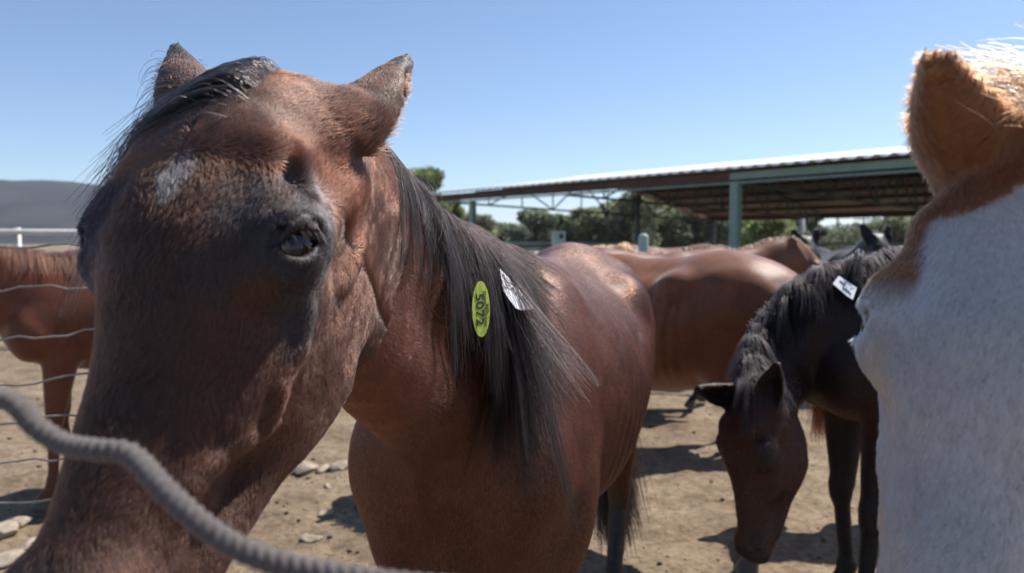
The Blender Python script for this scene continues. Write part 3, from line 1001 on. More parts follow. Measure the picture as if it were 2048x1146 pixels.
def make_horse(label, b, h, neck, paint, res, coat, ears=((1, (.3, .1, -.95), (.2, .8, .1)), (-1, (-.3, .1, -.95), (-.2, .8, .1))), fur=0, fur_len=.010, fur_r=.0005, lift=.15,
               mane=None, mane_n=2500, mane_len=.22, mane_side=1, tailc=None, legs=((.05, 0), (-.06, 0), (.05, 0), (-.08, 0)), ear_len=.16, fat=1.0, nr=None, seed=50, fine=False, flow=None,
               furmask=None, mane_w=1.0, fur_var=.3, tail_len=.85, ear_w=1.0, furmat=None, ribs=.5, mjit=.015):
    pts = [b.w(-1.4, -.35, 0), b.w(-1.4, .35, 0), b.w(.45, -.35, 0), b.w(.45, .35, 0), b.w(0, 0, 1.55)] + [h.w(x, y, z) for x in (-.16, .16) for y in (-.3, .2) for z in (-.2, .6)]
    pts = np.array(pts); lo = pts.min(0) - .05; hi = pts.max(0) + .05
    lo[2] = -.01
    f = Field(*[axis((lo[q], hi[q], res)) for q in range(3)])
    h.build(f, fine=fine, ears=ears, ear_len=ear_len, ear_w=ear_w)
    b.build(f, legs=legs, fat=fat)
    k = b.k
    cen = [b.w(.06, 0, 1.12)] + [np.asarray(p, float) for p in neck] + [h.w(0, -.12, .045)]
    nr = nr or [.27, .205, .15, .115]
    sides = np.array([b.y] + [b.y * (1 - t) + h.s * t for t in np.linspace(.2, .8, len(neck))] + [h.s])
    f.chain(cen, [q * k for q in nr], [.62] + [.52] * len(neck) + [.60], sides, n=16, k=.05 * k)
    V, F = f.mesh(); V = smooth_mesh(V, F, 2 if res < .012 else 1); N = normals(V, F)
    V = relief(V, N, b, ribs, .6); N = normals(V, F)
    root = empty('horse', b.w(-.4, 0, 0)); tag(root, label, 'horse', 'horses in the corral')
    mesh_obj('body', V, F, coat, root, cols=paint(V))
    for q in (1, -1):
        Ve, Fe = ball(h.eye_c(q), [.0225 * h.k] * 3, np.eye(3), 14, 9)
        mesh_obj('eye', Ve, Fe, m_eye, root)
    if fur:
        fl = flow or (lambda Q: np.where(((Q - h.o) @ h.u > 0)[:, None] & (np.linalg.norm(Q - h.w(0, -.1, .25), axis=1) < .42 * h.k)[:, None], h.u[None] + 0 * Q, -b.x[None] * .75 - b.z[None] * .65 + 0 * Q))
        coat_hair('coat', V, F, N, int(fur * FURN), fl, lambda Q: paint(Q) * 1.2, fur_len, fur_r, lift, furmat or m_fur, root, mask=furmask, seed=seed, var=fur_var)
    if mane is not None:
        r = np.random.default_rng(seed + 1)
        p2 = [b.w(-.05, 0, 1.15)] + [np.asarray(p, float) for p in neck] + [h.w(0, -.12, .03)]
        tg = np.gradient(np.array(p2), axis=0)
        us = []
        for i, t_ in enumerate(tg):
            sd = sides[min(i, len(sides) - 1)]
            u = np.cross(t_, sd); u = unit(u)
            if i < 2 and u[2] < 0: u = -u
            if i >= 2 and u @ us[-1] < 0: u = -u
            us.append(u)
        Q, U, T = crest(p2, us, f, mane_n, mjit * k, r, .02, .99)
        cl = np.stack([vnoise(Q, .03, 3.3 + 4 * q) for q in range(3)], 1)
        sd = b.y * mane_side
        D0 = U * .45 + sd[None] * .75 + cl * .4; D0 /= np.linalg.norm(D0, axis=1)[:, None]
        gr = np.array([[0, 0, -1.]]) + sd[None] * .15 + cl * .35; gr /= np.linalg.norm(gr, axis=1)[:, None]
        M_ = strands(f, Q, D0, mane_len * (.55 + .6 * r.random(mane_n)), 11, gr, .72, .004 + .02 * r.random(mane_n), clump=.09, seed=seed, wave=.08)
        M_ = locks(M_, max(12, mane_n // 40), .7, seed)
        root_mane[seed] = M_
        hair_obj('mane', M_, np.linspace(.0009, .0003, 12) * mane_w, np.clip(np.asarray(mane)[None] * (1 + .5 * r.normal(size=(mane_n, 1))), .003, .6), m_mane, root)
    if tailc is not None:
        tail(f, b, m_mane, root, tailc, n=1200, seed=seed + 3, w=1.6, L=tail_len)
    return root, f


def bay_paint(b, h, body_c, head_c=None, leg_c=(.02, .015, .014), leg_z=.55, var=.2, seed=1.0, mark=None):
    head_c = head_c or body_c

    def fn(V):
        x, y, z = b.local(V); s_, n_, u_ = h.local(V)
        c = np.tile([body_c], (len(V), 1)).astype(float) * (1 + var * vnoise(V, .18, seed, 3)[:, None])
        hd = (np.linalg.norm(V - h.w(0, -.09, .22), axis=1) < .42 * h.k)
        c = mixc(c, head_c, hd * sstep(-.1, .05, u_))
        c = mixc(c, leg_c, sstep(leg_z + .06, leg_z - .1, z) * (~hd))
        c = mixc(c, [.10, .09, .08], (z < .065) * 1.0)
        for q in (1, -1):
            c = mixc(c, [.02, .016, .015], sstep(.05, .03, np.linalg.norm(V - h.eye_c(q), axis=1) / h.k))
        c = mixc(c, [.02, .016, .015], hd * sstep(.47, .56, u_))
        if mark: c = mark(V, c)
        return c
    return fn


mat_coat2 = coat_mat('sorrel_coat', rough=.44, bmp=.35, sheen=.25, streak=(40, 40, 10), spec=.22)

# sorrel behind the bay, seen from its flank, facing left and away
b1 = Body((.354, 3.90), math.radians(180 - 42), .98)
h1 = head_pose(b1.w(.88, 0.05, 1.18), -90 + 42 + 180, 30, 0, 1.0)
def mk1(V, c):
    x, y, z = b1.local(V)
    return mixc(c, [.035, .02, .016], sstep(.35, .75, vnoise(V, .07, 8.0, 3)) * sstep(.9, 1.2, z) * (x < -.3) * (x > -1.0) * .5)
make_horse('light brown sorrel with its flank turned to us, standing just behind the bay horse', b1, h1, [b1.w(.30, 0, 1.16), b1.w(.60, 0, 1.18)],
           bay_paint(b1, h1, (.225, .080, .033), leg_c=(.19, .07, .03), mark=mk1), .013, mat_coat2, mane=(.12, .05, .03), mane_n=900, tailc=(.10, .045, .028), seed=60, legs=((.05, 0), (-.06, 0), (.04, 0), (.17, 0)), ribs=1.2, tail_len=.38)

# dark bay with its head down at the right
b2 = Body((1.44, 2.72), math.radians(180 + 6), .98)
h2 = head_pose(P(1466, 792, 2.43), 66, 2, 6, 1.0)
def mk2(V, c):
    s_, n_, u_ = h2.local(V)
    return mixc(c, [.008, .006, .007], sstep(.10, .0, u_) * sstep(.8, .5, np.linalg.norm(V - h2.o, axis=1)) * .7)
_, f2 = make_horse('dark bay lowering its nose to the ground between the sorrel and the white-faced horse', b2, h2, [b2.w(.26, .0, 1.15), b2.w(.46, .0, 1.03)],
           bay_paint(b2, h2, (.042, .016, .011), (.044, .015, .0105), leg_c=(.010, .008, .009), leg_z=.75, mark=mk2), .0085, mat_coat, mane=(.010, .008, .009), mane_n=4500, mane_len=.26, mane_side=1,
           ears=((1, (.5, .15, -.85), (.4, .7, .2)), (-1, (0, 0, 0, .062, P(1384, 770, 2.40)), (.9, .4, .25))), tailc=(.01, .009, .01), seed=70, nr=[.27, .20, .155, .12], fur=60000, fur_len=.010, fur_r=.0006, lift=.08)

# chestnut at the left beyond the wire fence
b3 = Body(P(150, 505, 4.10)[:2], math.radians(180 + 38), .96)
h3 = head_pose(b3.w(.92, 0, 1.22), 90 - 38, 35, 0, 1.0)
make_horse('chestnut standing side-on beyond the wire fence at the far left', b3, h3, [b3.w(.30, 0, 1.24), b3.w(.60, 0, 1.30)],
           bay_paint(b3, h3, (.145, .048, .023), leg_c=(.12, .042, .022), leg_z=.4), .013, mat_coat2, mane=(.10, .045, .03), mane_n=1500, mane_len=.2, mane_side=1, tailc=(.10, .04, .025), seed=80,
           legs=((.03, 0), (-.10, 0), (.05, 0), (-.08, 0)))

# white-faced horse close at the right edge
h4 = head_pose(P(2092, 238, .60), 50, 30, -2, 1.0)
b4 = Body((1.38, 1.10), math.radians(180 + 22), 1.0)


def paint4(V):
    x, y, z = b4.local(V); s_, n_, u_ = h4.local(V)
    c = np.tile([[.17, .062, .025]], (len(V), 1)).astype(float) * (1 + .2 * vnoise(V, .1, 4.4, 3)[:, None])
    w = vnoise(V, .05, 1.9, 2) * .012
    hd = (np.linalg.norm(V - h4.w(0, -.09, .25), axis=1) < .45)
    lim = .052 + .20 * np.clip(u_ - .03, 0, 1)
    eb, eA, eO, eW, eL = h4.ears[-1]; et = ((V - eb) @ eA) / eL
    onear = (et > -.05) & (np.linalg.norm(V - eb - eA * np.clip(et, 0, 1)[:, None] * eL, axis=1) < .065)
    face = (~onear) * hd * sstep(.02, .045, u_ + w) * sstep(-.062, -.048, s_ + w)
    c = mixc(c, [.42, .395, .375], face)
    c = mixc(c, [.42, .395, .375], (~onear) * hd * sstep(.15, .18, u_ + w) * 1.0)
    c = mixc(c, [.05, .04, .04], hd * sstep(.05, .03, np.abs(n_ + .05) + np.abs(u_ - .19)) * (np.abs(s_) > .08) * .3)
    c = mixc(c, [.42, .395, .375], (~hd) * sstep(.0, .25, vnoise(V, .35, 6.6, 2)))
    c = mixc(c, [.45, .30, .28], hd * sstep(.50, .56, u_))
    c = mixc(c, [.42, .395, .375], sstep(.6, .5, z) * (~hd))
    c = mixc(c, [.10, .09, .08], (z < .065) * 1.0)
    return c


root4, f4 = make_horse('white-faced brown horse looming at the right edge, only half its face in view', b4, h4, [b4.w(.28, 0, 1.30), b4.w(.50, -.02, 1.45)], paint4, .0075, mat_coat,
           ears=((1, (.45, .1, -.8), (.3, .8, .1)), (-1, (0, 0, 0, .062, P(1856, 170, .55)), (.1, .9, -.3))), ear_len=.165, fine=True, fur=230000, fur_len=lambda Q: .0075 + .010 * sstep(.20, .08, np.linalg.norm(Q - h4.w(-.08, -.06, -.06), axis=1)), fur_r=.00022, lift=.17, mane=(.30, .16, .10), mane_n=1500, mane_side=1,
           tailc=(.5, .45, .4), seed=90, ear_w=1.0, fur_var=.10)

# its sandy forelock, blown over the poll
r = np.random.default_rng(44); n4 = 500
Q = h4.o + h4.s[None] * r.uniform(-.05, .05, n4)[:, None] + h4.u[None] * r.normal(-.02, .02, n4)[:, None]
for _ in range(6):
    d, G = sample(f4, Q, True); Q = Q - G * d[:, None] * .9
D0 = -h4.u[None] * .35 - h4.s[None] * .2 + h4.n[None] * .7 + r.normal(size=(n4, 3)) * .25
D0 /= np.linalg.norm(D0, axis=1)[:, None]
gv = -h4.s[None] * .8 + h4.u[None] * .15 + r.normal(size=(n4, 3)) * .25; gv /= np.linalg.norm(gv, axis=1)[:, None]
M_ = strands(f4, Q, D0, -.0 + .09 * (.4 + .7 * r.random(n4)), 10, gv, .80, .003 + .02 * r.random(n4), clump=.08, seed=16, wave=.08)
hair_obj('forelock', locks(M_, 80, .5, 7), np.linspace(.0004, .00015, 11), np.clip(np.array([[.10, .055, .03]]) * (1 + .3 * r.normal(size=(n4, 1))), .02, .6), m_mane, root4)

# ------------------------------------------------------------------ ground
def ground_z(x, y):
    Q = np.stack([x, y, np.zeros_like(x)], -1)
    near = np.clip(1.3 - np.hypot(x, y) / 22, .0, 1)
    z = (.030 * vnoise(Q, .9, 3.3, 2) + .032 * vnoise(Q, .22, 7.7, 2) + .010 * np.abs(vnoise(Q, .07, 1.7, 2))) * near
    return z - .025 + .05 * vnoise(Q, 9, 2.2, 2) * (np.hypot(x, y) > 9)


gx = axis((-1500, -60, 180), (-60, -9, 3), (-9, -3.2, .10), (-3.2, 3.2, .028), (3.2, 9, .10), (9, 60, 3), (60, 1500, 180))
gy = axis((-60, -6, 6), (-6, 1.5, .25), (1.5, 6.5, .026), (6.5, 14, .07), (14, 60, 2), (60, 3000, 200))
GX, GY = np.meshgrid(gx, gy, indexing='ij')
GZ = ground_z(GX.ravel().astype(float), GY.ravel().astype(float))
nX, nY = GX.shape
ii = np.arange(nX * nY).reshape(nX, nY)
Fg = np.stack([ii[:-1, :-1], ii[1:, :-1], ii[1:, 1:], ii[:-1, 1:]], -1).reshape(-1, 4)
m_dirt, nt, b = new_mat('dirt')
n1 = noise_node(nt, 1.3, 6, .65); n2 = noise_node(nt, 26, 6, .7); n3 = noise_node(nt, 6, 5, .7)
r1 = ramp(nt, n1.outputs['Fac'], [(.3, (.17, .125, .084)), (.55, (.25, .192, .132)), (.75, (.31, .248, .178))])
r2 = ramp(nt, n2.outputs['Fac'], [(.3, (.45, .42, .40)), (.5, (1.0, 1.0, 1.0)), (.72, (1.3, 1.28, 1.25))])
r3 = ramp(nt, n3.outputs['Fac'], [(.35, (.72, .70, .68)), (.6, (1.1, 1.1, 1.1))])
mx = nt.nodes.new('ShaderNodeMix'); mx.data_type = 'RGBA'; mx.blend_type = 'MULTIPLY'; mx.inputs[0].default_value = 1
nt.links.new(r1.outputs[0], mx.inputs[6]); nt.links.new(r2.outputs[0], mx.inputs[7])
mx2 = nt.nodes.new('ShaderNodeMix'); mx2.data_type = 'RGBA'; mx2.blend_type = 'MULTIPLY'; mx2.inputs[0].default_value = 1
nt.links.new(mx.outputs[2], mx2.inputs[6]); nt.links.new(r3.outputs[0], mx2.inputs[7])
nt.links.new(mx2.outputs[2], b.inputs['Base Color']); b.inputs['Roughness'].default_value = .95; b.inputs['Specular IOR Level'].default_value = .15
bump(nt, b, n2.outputs['Fac'], .8, .02)
g = mesh_obj('ground', np.stack([GX.ravel(), GY.ravel(), GZ], 1), Fg, m_dirt)
tag(g, kind='structure')


def rock(c, r, seed, flat=.5, sub=2):
    import bmesh
    bm = bmesh.new(); bmesh.ops.create_icosphere(bm, subdivisions=sub, radius=1)
    A = np.array([v.co[:] for v in bm.verts]); Fs = [[v.index for v in f.verts] for f in bm.faces]; bm.free()
    rr = np.random.default_rng(seed)
    A = A * (1 + .28 * vnoise(A, .9, seed * 1.37, 2)[:, None])
    for _ in range(5):
        n = unit(rr.normal(size=3)); d = rr.uniform(.55, .8); q = A @ n; A = A - n[None] * np.maximum(q - d, 0)[:, None] * .9
    a = rr.random() * 6.28
    A = A * np.array([1, rr.uniform(.6, .9), flat]) * r
    c_, s_ = math.cos(a), math.sin(a)
    A = A @ np.array([[c_, s_, 0], [-s_, c_, 0], [0, 0, 1]])
    return A + np.asarray(c), Fs


m_stone = simple_mat('stone', (.25, .20, .155), (.38, .32, .25), 22, .9, bmp=.6, bdist=.01, spec=.2)
# clods and grit: nobody could count them
r = np.random.default_rng(77)
CV = []; CF = []; nv = 0
uV, uF = rock((0, 0, 0), 1, 5, .6, 1); uF = np.array(uF)
nc = 9000
cy = 1.6 + 9.5 * r.random(nc) ** 1.5; cx = (r.random(nc) * 2 - 1) * (cy * .85 + .3)
cz = ground_z(cx, cy); rad = .0035 + .011 * r.random(nc) ** 4
ca = r.random(nc) * 6.28
for i in range(nc):
    c_, s_ = math.cos(ca[i]), math.sin(ca[i])
    A = (uV * rad[i]) @ np.array([[c_, s_, 0], [-s_, c_, 0], [0, 0, 1]])
    CV.append(A + np.array([cx[i], cy[i], cz[i] + rad[i] * .1])); CF.append(uF + nv); nv += len(uV)
m_clod = simple_mat('clods', (.22, .17, .125), (.36, .29, .22), 3, .95, bmp=.3, spec=.1)
gr = mesh_obj('gravel', np.concatenate(CV), np.concatenate(CF), m_clod, smooth=False); tag(gr, 'dry clods and grit scattered over the dirt', 'gravel', kind='stuff')

# straw and dung crumbs
m_straw = simple_mat('straw', (.42, .33, .18), (.55, .45, .27), 9, .8)
ns = 3200; sy = 1.7 + 7 * r.random(ns) ** 1.3; sx = (r.random(ns) * 2 - 1) * (sy * .8 + .3); keep = vnoise(np.stack([sx, sy, sx * 0], 1), .6, 5, 2) > -.1; sx, sy = sx[keep], sy[keep]
sz = ground_z(sx, sy) + .004; m = MB()
for x_, y_, z_ in zip(sx, sy, sz):
    a_ = r.random() * 6.28; l_ = .008 + .022 * r.random(); dx, dy = math.cos(a_) * l_, math.sin(a_) * l_
    m.bar((x_ - dx, y_ - dy, z_ + .003 * r.random()), (x_ + dx, y_ + dy, z_ + .004 * r.random()), .0016, .0012)
tag(m.build('straw', m_straw), 'bits of straw trodden into the dirt', 'straw', kind='stuff')
m_dung = simple_mat('dung', (.045, .035, .022), (.10, .08, .05), 30, .95, bmp=.4)
DV = []; DF = []; nv = 0; nd = 260; dy_ = 2.0 + 6 * r.random(nd); dx_ = (r.random(nd) * 2 - 1) * dy_ * .8
for x_, y_ in zip(dx_, dy_):
    rr_ = .008 + .014 * r.random(); A = uV * rr_ * np.array([1, 1, .7]); z_ = ground_z(np.array([x_]), np.array([y_]))[0]
    DV.append(A + np.array([x_, y_, z_ + rr_ * .3])); DF.append(uF + nv); nv += len(uV)
tag(mesh_obj('dung', np.concatenate(DV), np.concatenate(DF), m_dung), 'dark dry dung crumbs scattered over the yard', 'dung', kind='stuff')

# stones
SL = [((40, 1040), .085, 'pale flat stone beside the chestnut horse\'s hoof, partly behind the bay\'s nose'),
      ((10, 1062), .09, 'grey flat stone low at the left edge of the picture under the fence'),
      ((58, 1078), .07, 'flat stone in front of the chestnut\'s hoof, just below the pale one'),
      ((20, 1105), .09, 'small tan stone near the bottom left corner'),
      ((610, 936), .085, 'dark lump of stone beside the bay\'s jaw'), ((648, 938), .075, 'whitish stone between the bay\'s jaw and its chest'), ((682, 936), .075, 'pale stone nearly touching the bay\'s chest, rightmost of the small row'),
      ((650, 1022), .045, 'small pale stone on the dirt in front of the bay\'s chest'), ((622, 1072), .05, 'rounded half-buried stone just above the rope'), ((655, 965), .03, 'tiny pale stone below the small row of stones'),
      ((1560, 1010), .03, 'little stone on the sunny dirt right of the grazing head'), ((1395, 905), .03, 'little stone on the dirt left of the grazing head')]


def on_ground(px, py):
    a = P(px, py, 1.0) - np.array([0, 0, CAMH]); t = -CAMH / a[2]
    return np.array([a[0] * t, a[1] * t, 0])


for i, ((px, py), rr_, lab) in enumerate(SL):
    c = on_ground(px, py); c[2] = ground_z(c[:1], c[1:2])[0] + rr_ * .18
    Vr, Fr = rock(c, rr_, 40 + i, .42, 4)
    Vr = Vr + unit([1, 1, 1]) * (vnoise(Vr, .02, 3, 3) * rr_ * .06)[:, None]
    tag(mesh_obj('stone', Vr, Fr, m_stone), lab, 'stone', 'stones on the dirt')

# ------------------------------------------------------------------ hills
m_hill = simple_mat('hillside', (.024, .027, .029), (.048, .047, .046), .012, .95, spec=.05)
def hill(pts, D, name, depth=500):
    """pts: (px, py) of the ridge as seen; the hill falls away in front of and behind its ridge"""
    xs = np.array([p[0] for p in pts], float); ys = np.array([p[1] for p in pts], float)
    u = np.linspace(xs[0], xs[-1], 90); zz = (485 - np.interp(u, xs, ys)) / FPX * D + CAMH
    wx = (u - 1024) / FPX * D
    V = []; m = 16
    for j in range(m + 1):
        t = j / m * 2 - 1
        y = D + t * depth; h = np.cos(t * PI / 2) ** 1.3
        q = np.stack([wx, np.full_like(wx, y), zz * h - 3], 1)
        q[:, 2] += vnoise(q, 60, 2, 3) * 5 * h * (1 - (abs(t) < .1) * .6)
        V.append(q)
    n = len(u); V = np.concatenate(V)
    I = np.arange((m + 1) * n).reshape(m + 1, n)
    F_ = np.stack([I[:-1, :-1], I[:-1, 1:], I[1:, 1:], I[1:, :-1]], -1).reshape(-1, 4)
    tag(mesh_obj(name, V, F_, m_hill), kind='structure')
hill([(-900, 470), (-500, 420), (-200, 380), (0, 366), (70, 361), (190, 365), (330, 385), (500, 430), (640, 475), (700, 485)], 1100, 'hill')
hill([(560, 485), (800, 440), (880, 432), (930, 440), (1050, 448), (1300, 452), (1700, 462), (2100, 470), (2500, 485)], 2200, 'hill', 300)

# ------------------------------------------------------------------ shed
m_green = simple_mat('green_paint', (.17, .27, .24), (.22, .32, .285), 3, .55, spec=.4)
m_green2 = simple_mat('dark_green_paint', (.05, .085, .078), (.07, .11, .10), 3, .6)
m_red = simple_mat('red_oxide_steel', (.055, .028, .022), (.085, .045, .035), 2, .7)
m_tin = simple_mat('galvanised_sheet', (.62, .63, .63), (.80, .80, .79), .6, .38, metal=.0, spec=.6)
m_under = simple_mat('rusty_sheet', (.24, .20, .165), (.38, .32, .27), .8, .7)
shed = empty('shed', (3, 22, 0)); tag(shed, 'long open-sided steel shed with a corrugated roof behind the horses', 'shed')
A0 = np.array([-1.9, 23.2]); E_ = unit([9.26, -10.2]); Pn = np.array([.740, .672])
LEN = 21.0; ZE = 2.97; ZR = 4.02; PR = 7.5; ZF = 2.60; PF = 15.2


def S(t, p, z):
    q = A0 + E_ * t + Pn * p
    return np.array([q[0], q[1], z])


def roofz(p): return np.interp(p, [0, PR, PF], [ZE, ZR, ZF])


def sheet(name, p0, p1, mat, dz=0.0):
    per = .30; ts = np.arange(-1.0, LEN, per / 8)
    ps = np.linspace(p0, p1, 5); Vs = []
    for l in (0, 1):
        for t in ts:
            w = .5 - .5 * math.cos(2 * PI * t / per)
            for p in ps:
                Vs.append(S(t, p, roofz(p) + dz + .06 * w ** 1.6 - .004 * l))
    n = len(ts); k = len(ps); Fs = []
    I = np.arange(2 * n * k).reshape(2, n, k)
    Fs.append(np.stack([I[0, :-1, :-1], I[0, 1:, :-1], I[0, 1:, 1:], I[0, :-1, 1:]], -1).reshape(-1, 4))
    Fs.append(np.stack([I[1, :-1, :-1], I[1, :-1, 1:], I[1, 1:, 1:], I[1, 1:, :-1]], -1).reshape(-1, 4))
    for a_, b_ in ((0, 0), (k - 1, k - 1)):
        e = np.stack([I[0, :-1, a_], I[1, :-1, a_], I[1, 1:, a_], I[0, 1:, a_]], -1); Fs.append(e if a_ == 0 else e[:, ::-1])
    return mesh_obj(name, np.array(Vs), np.concatenate(Fs), mat, shed, smooth=False)


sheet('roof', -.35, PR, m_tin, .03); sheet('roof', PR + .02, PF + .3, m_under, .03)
fb = MB(); fb.bar(S(-.9, -.05, ZE - .09), S(9.9, -.05, ZE - .09), .06, .20); fb.build('fascia', m_red, shed)
fb = MB(); fb.bar(S(9.92, -.05, ZE - .09), S(LEN, -.05, ZE - .09), .06, .15); fb.build('fascia', m_green, shed)
fb = MB(); fb.bar(S(-.4, .02, ZE - .23), S(LEN, .02, ZE - .23), .08, .045); fb.build('beam', m_green, shed)
for p in np.arange(1.2, PF, 1.25):
    fb = MB(); fb.bar(S(-.3, p, roofz(p) - .06), S(LEN - .2, p, roofz(p) - .06), .07, .14); fb.build('purlin', m_red, shed)
fb = MB(); fb.bar(S(-.3, PF, ZF - .06), S(LEN, PF, ZF - .06), .10, .22); fb.build('beam', m_red, shed)


def truss(t, mat):
    m = MB()
    bot = lambda p: np.interp(p, [0, PF], [2.72, 2.42])
    m.bar(S(t, 0, ZE - .12), S(t, PR, ZR - .06), .06, .07); m.bar(S(t, PR, ZR - .06), S(t, PF, ZF - .02), .06, .07)
    m.bar(S(t, 0, bot(0)), S(t, PF, bot(PF)), .06, .06)
    ks = np.linspace(0, PF, 11)
    for i, p in enumerate(ks[1:-1]):
        m.bar(S(t, p, bot(p)), S(t, p, roofz(p) - .06), .045, .045)
    for i in range(1, 10):
        a_, b_ = ks[i], ks[i + 1] if i < 10 else ks[i]
        if i % 2: m.bar(S(t, a_, bot(a_)), S(t, b_, roofz(b_) - .06), .04, .04)
        else: m.bar(S(t, a_, roofz(a_) - .06), S(t, b_, bot(b_)), .04, .04)
    m.build('truss', mat, shed)


for t in (.0, 5.0, 10.0, 15.0, 20.0): truss(t, m_green2)
for t, p, w, mat, top in ((.96, .05, .16, m_green, ZE - .25), (10.0, .05, .19, m_green, ZE - .2), (20.0, .05, .19, m_green, ZE - .2), (.1, 9.3, .16, m_green2, 3.3), (10.0, 14.9, .16, m_green, 2.5), (0.1, 14.9, .16, m_green2, 2.5), (20.0, 14.9, .16, m_green, 2.5)):
    m = MB(); m.bar(S(t, p, -.2), S(t, p, top), w, w, up=Vector((E_[0], E_[1], 0))); m.build('post', mat, shed)
m = MB(); m.box(S(.1, 9.3, 3.18), (.3, .3, .34)); m.build('plate', m_red, shed)

# ------------------------------------------------------------------ fences
m_white = simple_mat('white_pipe_paint', (.46, .47, .46), (.56, .57, .55), 4, .45)
m_grey = simple_mat('weathered_grey_steel', (.30, .31, .30), (.40, .41, .39), 2, .6)
def fence(name, label, x0, y0, x1, y1, rails, step, mats, rr_, postw):
    root = empty(name, (x0, y0, 0)); tag(root, label, 'fence')
    a = np.array([x0, y0]); b_ = np.array([x1, y1]); L = np.linalg.norm(b_ - a); d = (b_ - a) / L
    for z, rad_ in rails:
        m = MB(); m.tube([(*(a + d * L * q), z) for q in (0, .5, 1)], rad_, 10); m.build('rail', mats[0], root, smooth=True)
    for q in np.arange(step / 2, L, step):
        p = a + d * q + np.array([-d[1], d[0]]) * (rails[0][1] + postw * .55)
        m = MB(); m.tube([(p[0], p[1], -.2), (p[0], p[1], rails[0][0] + .06)], postw / 2, 10); m.build('post', mats[1], root, smooth=True)
    return root
w0 = P(-700, 461, 9)[:2]; w1 = P(420, 470, 11)[:2]
fence('pipe_fence', 'white pipe fence running behind the chestnut horse at the left', w0[0], w0[1], w1[0], w1[1], [(1.60, .042), (1.22, .03), (.8, .03)], 2.6, (m_white, m_white), .04, .09)
w0 = P(700, 486, 19)[:2]; w1 = P(1300, 494, 22)[:2]
fence('board_fence', 'pale rail fence beyond the backs of the horses, left of the shed post', w0[0], w0[1], w1[0], w1[1], [(1.42, .06), (1.05, .045), (.7, .045)], 2.4, (m_grey, m_grey), .04, .09)
w0 = P(1500, 478, 24)[:2]; w1 = P(2500, 478, 26)[:2]
fence('corral_fence', 'distant dark rail fence behind the dark horses at the right', w0[0], w0[1], w1[0], w1[1], [(1.40, .05), (1.0, .045), (.6, .045)], 2.4, (m_grey, m_grey), .04, .09)
# low grey wall behind the left pipe fence
m_conc = simple_mat('concrete', (.30, .30, .29), (.40, .40, .385), 1.5, .9, bmp=.2)
m = MB(); m.box((-11.5, 16, .5), (17, .2, 1.08)); w_ = m.build('low_wall', m_conc); tag(w_, 'low grey concrete wall behind the white pipe fence', 'wall')
m = MB(); m.box((6.0, 30, .62), (13.2, .2, 1.25)); w_ = m.build('low_wall', m_conc); tag(w_, 'grey concrete wall in the distance behind the board fence', 'wall')

# green pipe posts with a twisted cable between them
def pipe_post(px, py, d, rad_, lab, dome):
    c = P(px, py, d); root = empty('fence_post', (c[0], c[1], 0)); tag(root, lab, 'fence post', 'green pipe posts')
    m = MB()
    if dome:
        m.tube([(c[0], c[1], -.2), (c[0], c[1], c[2] - .04), (c[0], c[1], c[2] - .02), (c[0], c[1], c[2] - .006), (c[0], c[1], c[2])], [rad_, rad_, rad_ * .9, rad_ * .6, .004], 18)
    else:
        m.bar((c[0], c[1], -.2), (c[0], c[1], c[2]), rad_ * 1.8, rad_ * 1.8, up=Vector((1, .3, 0)))
    m.build('shaft', m_green_l, root, smooth=dome)
    if not dome:
        m = MB(); m.box((c[0] + rad_ * .45, c[1] - rad_ * .98, c[2] - .05), (.03, .012, .045)); m.build('bracket', m_red, root)
    return c
m_green_l = simple_mat('pale_green_paint', (.27, .37, .33), (.36, .46, .42), 5, .55, bmp=.1)
c1 = pipe_post(1117, 462, 7.0, .058, 'square-topped pale green post with a rusty bracket near its top', False)
c2 = pipe_post(1287, 467, 7.4, .052, 'round-topped pale green post behind the bay\'s rump', True)
c3 = pipe_post(1960, 455, 7.6, .052, 'round-topped green post hidden by the white-faced horse', True)
c0 = pipe_post(700, 470, 7.0, .052, 'round-topped green post hidden behind the bay\'s head', True)


def twisted(pts, r_, strands_, pitch, n=10, steps=None):
    """a rope of round strands twisted about the smooth curve through pts"""
    pts = np.array(pts, float); m = len(pts)
    steps = steps or 400
    u = np.linspace(0, m - 1, steps)
    A2 = np.concatenate([[2 * pts[0] - pts[1]], pts, [2 * pts[-1] - pts[-2]]])
    i = np.minimum(u.astype(int), m - 2); f_ = (u - i)[:, None]
    p0, p1, p2, p3 = A2[i], A2[i + 1], A2[i + 2], A2[i + 3]
    C = .5 * (2 * p1 + (p2 - p0) * f_ + (2 * p0 - 5 * p1 + 4 * p2 - p3) * f_ ** 2 + (3 * p1 - 3 * p2 + p3 - p0) * f_ ** 3)
    s_ = np.concatenate([[0], np.cumsum(np.linalg.norm(np.diff(C, axis=0), axis=1))])
    T_ = np.gradient(C, axis=0); T_ /= np.linalg.norm(T_, axis=1)[:, None]
    a = np.cross(T_, [0.1, .9, .2]); a /= np.linalg.norm(a, axis=1)[:, None]; b_ = np.cross(T_, a)
    mb_ = MB()
    for k in range(strands_):
        ph = s_ / pitch * 2 * PI + k * 2 * PI / strands_
        Q = C + (a * np.cos(ph)[:, None] + b_ * np.sin(ph)[:, None]) * r_ * .54
        mb_.tube(Q, r_ * .52, n)
    return mb_


